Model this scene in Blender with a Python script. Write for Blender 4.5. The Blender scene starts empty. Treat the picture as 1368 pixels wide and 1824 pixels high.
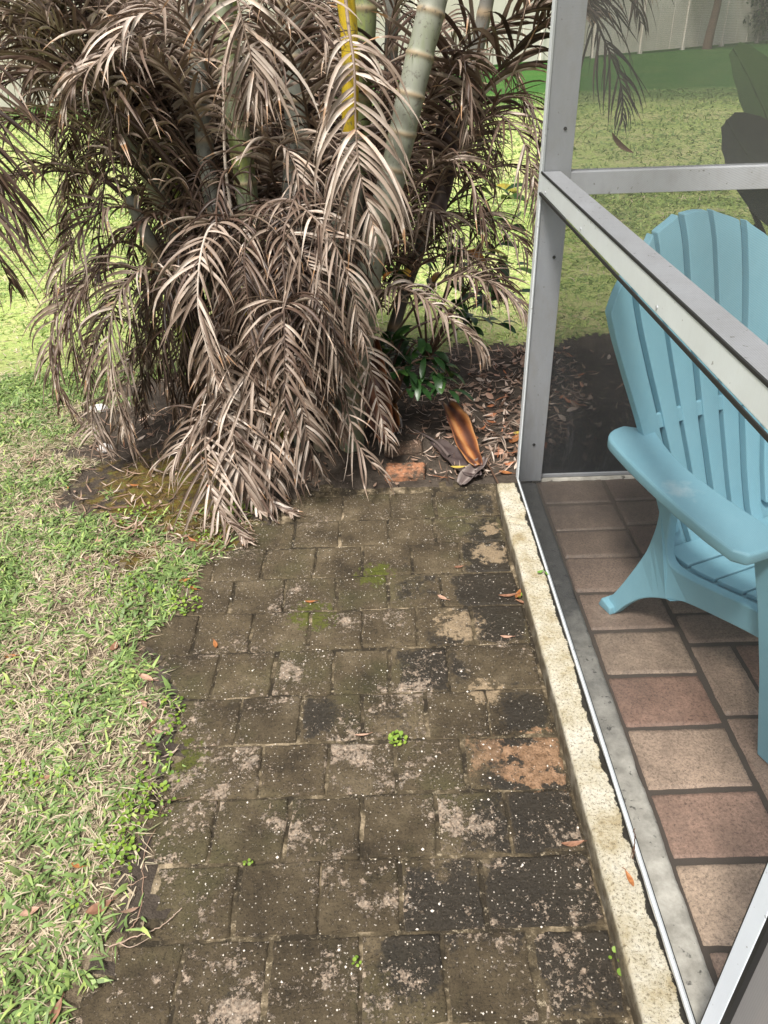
import bpy, bmesh, math, random
import numpy as np
from mathutils import Vector, Matrix, noise
R = math.radians
scene = bpy.context.scene
rng = np.random.default_rng(11)
random.seed(11)

# ------------------------------------------------------------------ camera, sky, sun, exposure
F, PITCH, ROLL, H = 1370.0, R(33.2), R(-1.9), 1.48
W_, H_ = 1368.0, 1824.0
fwd = np.array([0, math.cos(PITCH), -math.sin(PITCH)])
_r = np.array([1.0, 0, 0]); _u = np.cross(_r, fwd)
rt = math.cos(ROLL) * _r + math.sin(ROLL) * _u
up = -math.sin(ROLL) * _r + math.cos(ROLL) * _u
cam_d = bpy.data.cameras.new('camera')
cam = bpy.data.objects.new('camera', cam_d); scene.collection.objects.link(cam)
cam_d.sensor_fit = 'VERTICAL'; cam_d.sensor_height = 36.0; cam_d.lens = 36.0 * F / H_
cam_d.clip_start = 0.02; cam_d.clip_end = 300.0
cam.matrix_world = Matrix(((rt[0], up[0], -fwd[0], 0), (rt[1], up[1], -fwd[1], 0), (rt[2], up[2], -fwd[2], H), (0, 0, 0, 1)))
scene.camera = cam

world = bpy.data.worlds.new('World'); scene.world = world; world.use_nodes = True
wn = world.node_tree.nodes; bg = wn['Background']
sky = wn.new('ShaderNodeTexSky'); sky.sky_type = 'NISHITA'; sky.sun_disc = False
SUN_EL, SUN_AZ = R(60), R(-150)         # azimuth from +Y, negative = towards -X
sky.sun_elevation = SUN_EL; sky.sun_rotation = SUN_AZ
sky.air_density = 1.0; sky.dust_density = 6.0; sky.ozone_density = 1.0
hs_ = wn.new('ShaderNodeHueSaturation'); hs_.inputs['Saturation'].default_value = .30     # thin cloud: a nearly neutral sky
world.node_tree.links.new(sky.outputs[0], hs_.inputs['Color']); world.node_tree.links.new(hs_.outputs[0], bg.inputs[0]); bg.inputs[1].default_value = 0.118
sl = bpy.data.lights.new('sun', 'SUN'); sl.energy = 3.4; sl.angle = R(9); sl.color = (1.0, 0.96, 0.9)
so = bpy.data.objects.new('sun', sl); scene.collection.objects.link(so)
sd = Vector((math.sin(SUN_AZ) * math.cos(SUN_EL), math.cos(SUN_AZ) * math.cos(SUN_EL), math.sin(SUN_EL)))
so.rotation_euler = sd.to_track_quat('Z', 'Y').to_euler(); so.location = (0, 0, 12)
scene.view_settings.view_transform = 'Standard'; scene.view_settings.look = 'None'
scene.view_settings.exposure = 0.55; scene.view_settings.gamma = 1.0
scene.cycles.max_bounces = 8; scene.cycles.transparent_max_bounces = 16

# ------------------------------------------------------------------ helpers
C = scene.collection
def at(x, y, Y):                      # a photo pixel at forward distance Y -> a place in the yard
    d = fwd + rt * (x - W_ / 2) / F - up * (y - H_ / 2) / F
    return np.array([0, 0, H]) + d * (Y / d[1])
def gnd(x, y, z=0.0):
    d = fwd + rt * (x - W_ / 2) / F - up * (y - H_ / 2) / F
    return np.array([0, 0, H]) + d * ((z - H) / d[2])
def tag(o, label=None, cat=None, group=None, kind=None):
    if label: o['label'] = label
    if cat: o['category'] = cat
    if group: o['group'] = group
    if kind: o['kind'] = kind
    return o
def empty(name, loc=(0, 0, 0), rz=0.0):
    o = bpy.data.objects.new(name, None); C.objects.link(o)
    o.location = loc; o.rotation_euler = (0, 0, rz); o.empty_display_size = .1
    return o
def link(name, me, mat=None, parent=None):
    o = bpy.data.objects.new(name, me); C.objects.link(o)
    if mat is not None: me.materials.append(mat)
    if parent is not None: o.parent = parent
    return o
def mesh_np(name, V, Q, mat=None, parent=None, attrs=None, smooth=True, matidx=None, mats=None):
    me = bpy.data.meshes.new(name)
    V = np.asarray(V, np.float32); Q = np.asarray(Q, np.int32)
    n, k = Q.shape
    me.vertices.add(len(V)); me.vertices.foreach_set('co', V.ravel())
    me.loops.add(n * k); me.loops.foreach_set('vertex_index', Q.ravel())
    me.polygons.add(n); me.polygons.foreach_set('loop_start', np.arange(0, n * k, k, dtype=np.int32))
    try: me.polygons.foreach_set('loop_total', np.full(n, k, np.int32))
    except Exception: pass
    me.update(calc_edges=True)
    if smooth: me.polygons.foreach_set('use_smooth', np.ones(n, bool))
    for an, av in (attrs or {}).items():
        a = me.attributes.new(an, 'FLOAT', 'POINT'); a.data.foreach_set('value', np.asarray(av, np.float32))
    o = link(name, me, mat, parent)
    for m in (mats or []): me.materials.append(m)
    if matidx is not None: me.polygons.foreach_set('material_index', np.asarray(matidx, np.int32))
    me.validate(clean_customdata=False)
    return o
def box_bm(bm, x0, x1, y0, y1, z0, z1):
    vs = [bm.verts.new(p) for p in ((x0,y0,z0),(x1,y0,z0),(x1,y1,z0),(x0,y1,z0),(x0,y0,z1),(x1,y0,z1),(x1,y1,z1),(x0,y1,z1))]
    for f in ((0,3,2,1),(4,5,6,7),(0,1,5,4),(1,2,6,5),(2,3,7,6),(3,0,4,7)): bm.faces.new([vs[i] for i in f])
def bm_obj(name, bm, mat, parent=None, bevel=0.0, seg=2, smooth=False):
    bmesh.ops.recalc_face_normals(bm, faces=bm.faces)
    me = bpy.data.meshes.new(name); bm.to_mesh(me); bm.free()
    if smooth: me.polygons.foreach_set('use_smooth', np.ones(len(me.polygons), bool))
    o = link(name, me, mat, parent)
    if bevel:
        b = o.modifiers.new('bevel', 'BEVEL'); b.width = bevel; b.segments = seg; b.limit_method = 'ANGLE'; b.angle_limit = R(40)
    return o
def box(name, x0, x1, y0, y1, z0, z1, mat, parent=None, bevel=0.0):
    bm = bmesh.new(); box_bm(bm, x0, x1, y0, y1, z0, z1); return bm_obj(name, bm, mat, parent, bevel)
def catmull(P, n):
    P = np.asarray(P, float); P = np.vstack([2 * P[0] - P[1], P, 2 * P[-1] - P[-2]])
    m = len(P) - 3; out = []
    for t in np.linspace(0, m, n):
        i = min(int(t), m - 1); u = t - i
        a, b, c, d = P[i:i + 4]
        out.append(.5 * ((2 * b) + (-a + c) * u + (2 * a - 5 * b + 4 * c - d) * u * u + (-a + 3 * b - 3 * c + d) * u ** 3))
    return np.array(out)
def tube_arrays(P, rad, k=8, base=0, tint=0.5):
    P = np.asarray(P, float); n = len(P); rad = np.broadcast_to(rad, (n,))
    T = np.gradient(P, axis=0); T /= np.linalg.norm(T, axis=1)[:, None] + 1e-9
    ref = np.array([0.31, 0.2, 0.93]) if abs(T[:, 2]).mean() < .8 else np.array([1.0, 0.1, 0.0])
    N = np.cross(T, ref); N /= np.linalg.norm(N, axis=1)[:, None] + 1e-9
    B = np.cross(T, N)
    a = np.linspace(0, 2 * np.pi, k, endpoint=False)
    V = P[:, None] + rad[:, None, None] * (N[:, None] * np.cos(a)[None, :, None] + B[:, None] * np.sin(a)[None, :, None])
    V = V.reshape(-1, 3)
    i = np.arange(n - 1)[:, None] * k; j = np.arange(k)[None, :]; j2 = (j + 1) % k
    Q = np.stack([i + j, i + j2, i + k + j2, i + k + j], -1).reshape(-1, 4) + base
    return V, Q
def smoothn(v, s, seed=0.0):          # smooth noise -1..1
    return noise.noise(Vector((v[0] * s + seed, v[1] * s + seed * .7, (v[2] if len(v) > 2 else 0) * s)))
def vnoise(x, y, s, seed):            # vectorised value noise 0..1
    r = np.random.default_rng(seed); G = r.random((256, 256))
    X = x * s + 1000; Y = y * s + 1000
    xi = np.floor(X).astype(int); yi = np.floor(Y).astype(int); fx = X - xi; fy = Y - yi
    fx = fx * fx * (3 - 2 * fx); fy = fy * fy * (3 - 2 * fy)
    g = lambda a, b: G[a % 256, b % 256]
    return (g(xi, yi) * (1 - fx) + g(xi + 1, yi) * fx) * (1 - fy) + (g(xi, yi + 1) * (1 - fx) + g(xi + 1, yi + 1) * fx) * fy
def fbm(x, y, s, seed, o=4):
    v = 0; a = .5; t = 0
    for i in range(o): v = v + a * vnoise(x, y, s * 2 ** i, seed + i); t += a; a *= .55
    return v / t
def sstep(a, b, x):
    t = np.clip((x - a) / (b - a), 0, 1); return t * t * (3 - 2 * t)

# ------------------------------------------------------------------ node helpers
class NT:
    def __init__(s, name, **kw):
        s.m = bpy.data.materials.new(name); s.m.use_nodes = True
        s.t = s.m.node_tree; s.n = s.t.nodes; s.l = s.t.links
        s.b = s.n['Principled BSDF']; s.out = s.n['Material Output']
        s.b.inputs['Roughness'].default_value = kw.get('rough', .7)
        s.b.inputs['Specular IOR Level'].default_value = kw.get('spec', .4)
        s.b.inputs['Metallic'].default_value = kw.get('metal', 0)
        s.co = s.n.new('ShaderNodeTexCoord').outputs['Object']
    def set(s, i, v):
        if hasattr(v, 'is_linked') or isinstance(v, bpy.types.NodeSocket): s.l.new(v, i)
        else: i.default_value = v
    def noise(s, scale, detail=4, rough=.6, co=None, dist=0.0, out='Fac'):
        n = s.n.new('ShaderNodeTexNoise'); n.inputs['Scale'].default_value = scale; n.inputs['Detail'].default_value = detail
        n.inputs['Roughness'].default_value = rough; n.inputs['Distortion'].default_value = dist
        s.l.new(co or s.co, n.inputs['Vector']); return n.outputs[out]
    def voro(s, scale, feat='F1', out='Distance', co=None, rnd=1.0):
        n = s.n.new('ShaderNodeTexVoronoi'); n.feature = feat; n.inputs['Scale'].default_value = scale
        n.inputs['Randomness'].default_value = rnd
        s.l.new(co or s.co, n.inputs['Vector']); return n.outputs[out]
    def ramp(s, f, pts, interp='LINEAR'):
        if pts[-1][0] > 1.0:                # a ramp only spans 0..1: bring both down by half
            f = s.math('MULTIPLY', f, .5); pts = [(p * .5, c) for p, c in pts]
        r = s.n.new('ShaderNodeValToRGB'); r.color_ramp.interpolation = interp; e = r.color_ramp.elements
        while len(e) < len(pts): e.new(.5)
        for i, (p, c) in enumerate(pts):
            e[i].position = p
            e[i].color = (c, c, c, 1) if isinstance(c, (int, float)) else (*c, 1)
        s.l.new(f, r.inputs[0]); return r.outputs[0]
    def mix(s, f, a, b, typ='MIX'):
        m = s.n.new('ShaderNodeMix'); m.data_type = 'RGBA'; m.blend_type = typ
        for sock, v in ((m.inputs[0], f), (m.inputs[6], a), (m.inputs[7], b)):
            if isinstance(v, (tuple, list)): sock.default_value = (*v, 1) if len(v) == 3 else v
            elif isinstance(v, (int, float)): sock.default_value = v
            else: s.l.new(v, sock)
        return m.outputs[2]
    def math(s, op, a, b=0.0, c=None):
        m = s.n.new('ShaderNodeMath'); m.operation = op
        for i, v in enumerate((a, b) if c is None else (a, b, c)):
            if isinstance(v, (int, float)): m.inputs[i].default_value = v
            else: s.l.new(v, m.inputs[i])
        return m.outputs[0]
    def attr(s, name, typ='GEOMETRY'):
        a = s.n.new('ShaderNodeAttribute'); a.attribute_name = name; a.attribute_type = typ; return a.outputs['Fac']
    def base(s, c): s.set(s.b.inputs['Base Color'], c if not isinstance(c, tuple) else (*c, 1)); return s
    def rough(s, r): s.set(s.b.inputs['Roughness'], r); return s
    def bump(s, h, strength=.3, dist=.005):
        b = s.n.new('ShaderNodeBump'); b.inputs['Strength'].default_value = strength; b.inputs['Distance'].default_value = dist
        s.l.new(h, b.inputs['Height']); s.l.new(b.outputs[0], s.b.inputs['Normal']); return s
    def spot(s, x, y, r):          # 1 at (x,y) in object space falling to 0 at radius r
        v = s.n.new('ShaderNodeVectorMath'); v.operation = 'SUBTRACT'; s.l.new(s.co, v.inputs[0]); v.inputs[1].default_value = (x, y, 0)
        w = s.n.new('ShaderNodeVectorMath'); w.operation = 'MULTIPLY'; s.l.new(v.outputs[0], w.inputs[0]); w.inputs[1].default_value = (1, 1, 0)
        l = s.n.new('ShaderNodeVectorMath'); l.operation = 'LENGTH'; s.l.new(w.outputs[0], l.inputs[0])
        m = s.n.new('ShaderNodeMapRange'); m.inputs[1].default_value = 0; m.inputs[2].default_value = r; m.inputs[3].default_value = 1; m.inputs[4].default_value = 0
        s.l.new(l.outputs['Value'], m.inputs[0]); return m.outputs[0]

def blot(t, x, y, r, sc, k=3.2, a=.30, b=.42, top=.85):     # ragged stain of about radius r
    s_ = t.spot(x, y, r * 1.5); g_ = t.math('MINIMUM', t.math('MULTIPLY', s_, 3.0), 1.0)
    f = t.math('ADD', s_, t.math('MULTIPLY', t.math('MULTIPLY', t.math('SUBTRACT', t.noise(sc, 7, .72), .5), k), g_))
    return t.ramp(f, [(a, 0.0), (b, top)])

def translucent(nt, col, amt):
    tr = nt.n.new('ShaderNodeBsdfTranslucent'); nt.set(tr.inputs[0], col)
    mx = nt.n.new('ShaderNodeMixShader'); mx.inputs[0].default_value = amt
    nt.l.new(nt.b.outputs[0], mx.inputs[1]); nt.l.new(tr.outputs[0], mx.inputs[2]); nt.l.new(mx.outputs[0], nt.out.inputs[0])

# --- materials
def m_paver():
    t = NT('paver', rough=.75, spec=.35)
    pr = t.attr('pr'); edge = t.attr('edge'); clean = t.attr('clean')
    col = t.ramp(t.noise(6, 6, .7), [(.34, (.038, .028, .016)), (.46, (.074, .055, .031)), (.56, (.102, .077, .044)), (.66, (.155, .120, .074))])
    col = t.mix(1, col, t.ramp(pr, [(0, .82), (.5, 1.0), (1, 1.15)]), 'MULTIPLY')
    col = t.mix(t.ramp(t.noise(2.6, 4, .6), [(.5, 0.0), (.66, .55)]), col, (.080, .078, .030))
    # damp patches that never dried
    w = t.noise(7, 5, .65)
    ws = None
    for (x_, y_, r_) in ((.27, .87, .22), (.30, 1.04, .17), (.33, 1.83, .15), (-.30, .62, .24), (.13, 1.50, .14), (.33, 2.0, .10), (.05, .80, .14), (.33, 1.33, .12), (-.20, 1.33, .12), (.30, 1.70, .12)):
        a = t.spot(x_, y_, r_); ws = a if ws is None else t.math('MAXIMUM', ws, a)
    wf = t.math('ADD', t.math('MULTIPLY', t.math('SUBTRACT', w, .5), 1.3), t.math('MULTIPLY', t.math('SUBTRACT', t.noise(45, 6, .8), .5), .9))
    wx = t.n.new('ShaderNodeSeparateXYZ'); t.l.new(t.co, wx.inputs[0]); wf = t.math('ADD', wf, t.math('MULTIPLY', t.math('ADD', wx.outputs[0], -.02), .62)); wf = t.math('ADD', wf, t.math('MULTIPLY', t.math('SUBTRACT', pr, .5), .5)); wf = t.math('SUBTRACT', wf, t.math('MULTIPLY', edge, .3))
    wet = t.ramp(t.math('ADD', t.math('MULTIPLY', ws, .9), wf), [(.26, 0.0), (.42, .85)])
    col = t.mix(wet, col, (.026, .022, .017))
    area = t.noise(5.5, 3, .6)
    fine = t.noise(85, 7, .82, dist=.15); rag = t.noise(34, 7, .8, dist=.1)
    # worn pale patches, ragged
    gw = t.math('SUBTRACT', t.math('ADD', area, t.math('MULTIPLY', rag, 1.0)), t.math('MULTIPLY', clean, .10))
    gw = t.math('ADD', gw, t.math('MULTIPLY', t.spot(-.35, .95, .8), .05))
    pale = t.ramp(gw, [(1.128, 0.0), (1.140, .85)])
    pcol = t.ramp(t.noise(120, 4, .7), [(.35, (.25, .185, .13)), (.6, (.52, .41, .31))])
    col = t.mix(pale, col, pcol)
    # crumbs of pale grit: ragged specks, thicker where the area noise is high
    g2 = t.math('SUBTRACT', t.math('ADD', t.math('MULTIPLY', area, .34), fine), t.math('MULTIPLY', clean, .03))
    spm = t.ramp(g2, [(.735, 0.0), (.76, .85)])
    col = t.mix(spm, col, (.43, .35, .27))
    vd = t.voro(120); vk = t.ramp(t.voro(120, out='Color'), [(.60, 0.0), (.62, 1.0)])
    col = t.mix(t.math('MULTIPLY', t.ramp(vd, [(.13, .95), (.20, 0.0)]), vk), col, (.56, .50, .42))
    # orange-worn brick near the curb
    oc = t.ramp(t.noise(60, 3), [(.3, (.20, .11, .055)), (.7, (.42, .26, .155))])
    col = t.mix(blot(t, .345, 1.18, .085, 18, 4.4), col, oc)
    col = t.mix(blot(t, .235, 1.20, .075, 24, 4.0, .5, .9, .6), col, oc)
    for (x_, y_, r_) in ((.205, 1.655, .07), (.34, 2.0, .06), (.245, 1.40, .045), (.36, 2.13, .04)):
        col = t.mix(blot(t, x_, y_, r_, 30, 3.6, .34, .6, .75), col, (.36, .27, .17))
    # tan crumbs and dark slots along the joints
    en = t.math('ADD', edge, t.math('MULTIPLY', t.math('SUBTRACT', t.noise(60, 6, .8), .5), 1.5))
    jn = t.ramp(en, [(.86, 0.0), (1.0, .8)])
    jc = t.ramp(t.noise(16, 5, .75), [(.42, (.035, .028, .018)), (.50, (.10, .078, .045)), (.62, (.40, .32, .21))])
    col = t.mix(jn, col, jc)
    for (mx, my, mr) in ((-.035, 1.905, .06), (-.22, 1.72, .07), (-.50, 1.22, .06), (-.02, 1.93, .04)):
        col = t.mix(blot(t, mx, my, mr, 45, 3.4, .35, .6, .85), col, (.085, .095, .012))
    pits = t.ramp(t.noise(190, 4, .75), [(.36, .30), (.46, 1.0)])
    col = t.mix(1, col, pits, 'MULTIPLY')
    t.base(col)
    t.rough(t.ramp(t.math('SUBTRACT', wet, t.math('MULTIPLY', t.noise(90, 3), .25)), [(0, .9), (.8, .28)]))
    hb = t.math('ADD', t.math('ADD', t.math('MULTIPLY', t.noise(110, 6, .8), .9), t.math('MULTIPLY', pale, .25)), t.math('MULTIPLY', spm, .35))
    t.bump(hb, 1.0, .006)
    return t.m
def m_soil():
    t = NT('soil', rough=.95, spec=.2)
    col = t.ramp(t.noise(14, 6, .7), [(.3, (.045, .035, .027)), (.55, (.085, .068, .053)), (.75, (.13, .105, .085))])
    bits = t.ramp(t.voro(90), [(.10, 1.0), (.16, 0.0)])
    kb = t.ramp(t.voro(90, out='Color'), [(.72, 0.0), (.76, 1.0)])
    col = t.mix(t.math('MULTIPLY', bits, kb), col, (.36, .30, .24))
    # olive moss patch beside the path
    for (mx, my, mr) in ((-.72, 2.12, .34), (-.85, 2.5, .26), (-.60, 1.85, .2)):
        col = t.mix(blot(t, mx, my, mr, 14, 2.6, .30, .6, .85), col, t.ramp(t.noise(26, 6, .8), [(.40, (.06, .045, .02)), (.5, (.15, .095, .02)), (.6, (.13, .14, .025))]))
    t.base(col).bump(t.noise(60, 6, .75), 1.0, .012); return t.m
def m_lawn():
    t = NT('lawn_ground', rough=.95, spec=.2)
    d = t.attr('far'); far_shade = t.attr('far_shade')
    n1 = t.noise(.9, 5, .6); n2 = t.noise(9, 4, .7); n3 = t.noise(38, 5, .85)
    mixn = t.math('ADD', t.math('MULTIPLY', n1, .35), t.math('ADD', t.math('MULTIPLY', n2, .3), t.math('MULTIPLY', n3, .35)))
    farc = t.ramp(mixn, [(.38, (.56, .48, .28)), (.46, (.50, .50, .22)), (.54, (.38, .47, .14)), (.64, (.26, .40, .10))])
    near = t.ramp(t.noise(40, 5, .75), [(.35, (.06, .045, .03)), (.5, (.13, .10, .065)), (.65, (.26, .21, .14))])
    col = t.mix(d, near, farc)
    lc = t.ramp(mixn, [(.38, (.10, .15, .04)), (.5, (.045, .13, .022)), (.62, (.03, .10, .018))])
    col = t.mix(far_shade, col, lc)  # greener grass by the fence, with the shade there painted into it
    t.base(col).bump(t.noise(45, 5, .75), .8, .02); return t.m
def m_joint():
    t = NT('joint_sand', rough=.95, spec=.2)
    col = t.ramp(t.noise(9, 5, .7), [(.44, (.030, .024, .016)), (.56, (.09, .070, .042)), (.68, (.34, .27, .18))])
    col = t.mix(t.ramp(t.noise(70, 6, .8), [(.56, 0.0), (.64, .8)]), col, (.36, .30, .21))
    t.base(col).bump(t.noise(200, 3), .8, .004); return t.m
def m_lanai():
    t = NT('patio_paver', rough=.55, spec=.45)
    pr = t.attr('pr')
    a = t.ramp(pr, [(0, (.33, .20, .145)), (.35, (.40, .28, .21)), (.65, (.46, .345, .25)), (1, (.37, .245, .185))])
    col = t.mix(1, a, t.ramp(t.noise(9, 5, .7), [(.3, .72), (.7, 1.18)]), 'MULTIPLY')
    col = t.mix(1, col, t.ramp(t.noise(170, 4, .85), [(.36, .42), (.47, .95), (.66, 1.4)]), 'MULTIPLY')
    ed = t.math('ADD', t.attr('edge'), t.math('MULTIPLY', t.math('SUBTRACT', t.noise(35, 6, .8), .5), 1.6))
    col = t.mix(t.ramp(ed, [(.55, 0.0), (1.3, .6)]), col, (.12, .085, .07))
    col = t.mix(t.ramp(t.noise(5, 6, .75), [(.48, 0.0), (.7, .6)]), col, (.17, .12, .09))
    wet = t.ramp(t.attr('far'), [(0.0, .0), (1, .80)])  # pavers turn darker towards the back of the patio
    col = t.mix(wet, col, (.055, .045, .042))  # wet here is only the darkening towards the back of the patio
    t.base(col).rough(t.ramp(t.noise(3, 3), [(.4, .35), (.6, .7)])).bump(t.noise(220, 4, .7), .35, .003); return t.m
def m_curb():
    t = NT('curb_stucco', rough=.9, spec=.25)
    col = t.ramp(t.noise(13, 5, .7), [(.32, (.42, .34, .20)), (.46, (.58, .52, .38)), (.66, (.72, .68, .57))])
    holes = t.ramp(t.noise(150, 6, .85), [(.42, 1.0), (.475, 0.0)])
    col = t.mix(t.math('MULTIPLY', holes, .75), col, (.13, .10, .055))
    x = t.n.new('ShaderNodeSeparateXYZ'); t.l.new(t.co, x.inputs[0])
    # black mildew along the frame
    ed = t.math('ADD', t.math('MULTIPLY', t.math('SUBTRACT', x.outputs[0], .477), 60.0), t.math('MULTIPLY', t.noise(6, 7, .8), 3.8))
    col = t.mix(t.ramp(ed, [(1.2, 0.0), (1.3, .96)]), col, (.018, .016, .014)) if False else t.mix(t.ramp(t.math('MULTIPLY', ed, .5), [(.70, 0.0), (.74, .96)]), col, (.018, .016, .014))
    sg = t.ramp(x.outputs[2], [(.0, .55), (.045, 1.0)])
    col = t.mix(1, col, (1, 1, 1), 'MULTIPLY')
    side = t.ramp(x.outputs[2], [(.0, 1.0), (.044, .95), (.0545, 0.0)])
    col = t.mix(t.math('MULTIPLY', side, t.ramp(t.noise(20, 4), [(.35, .7), (.6, 1.0)])), col, (.085, .065, .038))
    t.base(col).bump(t.noise(130, 6, .8), 1.0, .008); return t.m
def m_concrete():
    t = NT('grey_concrete', rough=.85, spec=.3)
    col = t.ramp(t.noise(15, 5, .7), [(.35, (.36, .34, .29)), (.65, (.66, .63, .55))])
    sp = t.ramp(t.noise(48, 3, .6), [(.30, 1.0), (.37, 0.0)])
    col = t.mix(t.math('MULTIPLY', sp, .8), col, (.05, .045, .04))
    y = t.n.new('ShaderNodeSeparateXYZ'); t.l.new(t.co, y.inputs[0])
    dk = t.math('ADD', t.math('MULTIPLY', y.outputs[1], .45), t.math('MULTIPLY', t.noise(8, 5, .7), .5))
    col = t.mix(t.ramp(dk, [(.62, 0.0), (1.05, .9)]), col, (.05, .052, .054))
    t.base(col).bump(t.noise(120, 4), .4, .003); return t.m
def m_alu(name, c=(.62, .66, .72), dirt=.35):
    t = NT(name, rough=.5, spec=.5, metal=.0)
    col = t.mix(t.ramp(t.noise(9, 5, .65), [(.35, 0.0), (.75, dirt)]), c, (.36, .35, .33))
    sc = t.n.new('ShaderNodeMapping'); sc.inputs['Scale'].default_value = (6, 90, 3); t.l.new(t.co, sc.inputs[0])
    col = t.mix(t.ramp(t.noise(5, 3, .6, co=sc.outputs[0]), [(.5, 0.0), (.8, dirt * .7)]), col, (.30, .28, .24))
    sp = t.ramp(t.noise(75, 2, .5), [(.27, 1.0), (.30, 0.0)])
    col = t.mix(t.math('MULTIPLY', sp, .6), col, (.12, .10, .08))
    t.base(col).bump(t.noise(150, 3), .08, .002); return t.m
def m_screen(name, op, col, pitch=.0028, dirt=None, ymask=False):
    """woven screen cloth: part see-through, part thread; dirt = (height, extra opacity) of a darker veil towards its foot"""
    t = NT(name)
    tr = t.n.new('ShaderNodeBsdfTransparent'); df = t.n.new('ShaderNodeBsdfDiffuse')
    df.inputs[0].default_value = (*col, 1)
    mx = t.n.new('ShaderNodeMixShader')
    x = t.n.new('ShaderNodeSeparateXYZ'); t.l.new(t.co, x.inputs[0])
    k = 2 * math.pi / pitch
    h = t.math('ADD', x.outputs[0], x.outputs[1])
    w = t.math('ADD', t.math('SINE', t.math('MULTIPLY', h, k)), t.math('SINE', t.math('MULTIPLY', x.outputs[2], k)))
    d = t.math('MULTIPLY', t.math('SUBTRACT', t.noise(5, 5, .75), .5), .16)
    fac = t.math('ADD', t.math('ADD', t.math('MULTIPLY', w, .03), op), d)
    if dirt:
        mp = t.n.new('ShaderNodeMapping'); mp.inputs['Scale'].default_value = (1, 1, .35); t.l.new(t.co, mp.inputs[0])
        g = t.math('SUBTRACT', t.math('DIVIDE', x.outputs[2], dirt[0]), t.math('MULTIPLY', t.math('SUBTRACT', t.noise(4, 6, .7, co=mp.outputs[0]), .5), 1.1))
        dd = t.ramp(g, [(.0, dirt[1]), (1.0, 0.0)])
        if ymask:
            mr = t.n.new('ShaderNodeMapRange'); mr.inputs[1].default_value = -1.2; mr.inputs[2].default_value = -.1; t.l.new(x.outputs[1], mr.inputs[0]); dd = t.math('MULTIPLY', dd, mr.outputs[0])
        fac = t.math('ADD', fac, dd)  # cloth grows denser and darker towards the bottom
        st = t.ramp(t.noise(9, 7, .8, co=mp.outputs[0], dist=1.2), [(.55, 0.0), (.75, .35)])
        t.l.new(t.mix(st, col, (.16, .16, .17)), df.inputs[0])
    t.l.new(fac, mx.inputs[0]); t.l.new(tr.outputs[0], mx.inputs[1]); t.l.new(df.outputs[0], mx.inputs[2])
    t.l.new(mx.outputs[0], t.out.inputs[0]); return t.m
def m_chair():
    t = NT('blue_plastic', rough=.55, spec=.35)
    col = t.mix(t.ramp(t.noise(6, 5, .7), [(.35, 0.0), (.75, .3)]), (.225, .455, .545), (.31, .53, .61))
    s_ = t.math('ADD', t.spot(.335, .02, .13), t.math('MULTIPLY', t.noise(28, 5, .8), 1.0))
    zz = t.n.new('ShaderNodeSeparateXYZ'); t.l.new(t.co, zz.inputs[0])
    m = t.math('MULTIPLY', t.ramp(s_, [(1.15, 0.0), (1.5, .55)]), t.ramp(zz.outputs[2], [(.49, 0.0), (.5, 1.0)]))
    col = t.mix(m, col, (.55, .68, .72))
    t.base(col).rough(t.ramp(t.noise(20, 4), [(.3, .45), (.7, .7)])).bump(t.noise(160, 3), .12, .002); return t.m
def m_deadleaf():
    t = NT('dead_frond', rough=.5, spec=.45)
    ti = t.attr('tint')
    f = t.math('ADD', ti, t.math('MULTIPLY', t.math('SUBTRACT', t.noise(14, 3), .5), .35))
    col = t.ramp(f, [(.0, (.030, .017, .011)), (.25, (.10, .060, .042)), (.5, (.225, .163, .122)), (.75, (.43, .345, .278)), (.88, (.66, .575, .50)), (1.0, (.44, .25, .13))])
    t.base(col); translucent(t, col, .18); return t.m
def m_tint(name, pts, rough=.5, spec=.4, tl=.0, nz=12, bump=0):
    t = NT(name, rough=rough, spec=spec)
    f = t.math('ADD', t.attr('tint'), t.math('MULTIPLY', t.math('SUBTRACT', t.noise(nz, 4, .7), .5), .3))
    col = t.ramp(f, pts); t.base(col)
    if bump: t.bump(t.noise(nz * 8, 4), bump, .003)
    if tl: translucent(t, col, tl)
    return t.m
def m_cane():
    t = NT('cane', rough=.55, spec=.4)
    z = t.attr('along'); ti = t.attr('tint')
    mp = t.n.new('ShaderNodeMapping'); mp.inputs['Scale'].default_value = (1, 1, .18); t.l.new(t.co, mp.inputs[0])
    n = t.noise(30, 5, .75, co=mp.outputs[0])
    f = t.math('ADD', ti, t.math('MULTIPLY', t.math('SUBTRACT', n, .5), .45))
    col = t.ramp(f, [(0.0, (.10, .075, .06)), (.25, (.15, .15, .13)), (.5, (.235, .245, .195)), (.68, (.17, .20, .10)), (.82, (.25, .29, .06)), (1.0, (.55, .38, .02))])
    ring = t.attr('ring')
    col = t.mix(t.math('MULTIPLY', ring, .85), col, (.30, .22, .13))
    col = t.mix(t.ramp(t.noise(55, 4, .7), [(.36, .7), (.44, 0.0)]), col, (.10, .09, .07))
    t.base(col).bump(n, .25, .003); return t.m

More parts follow.
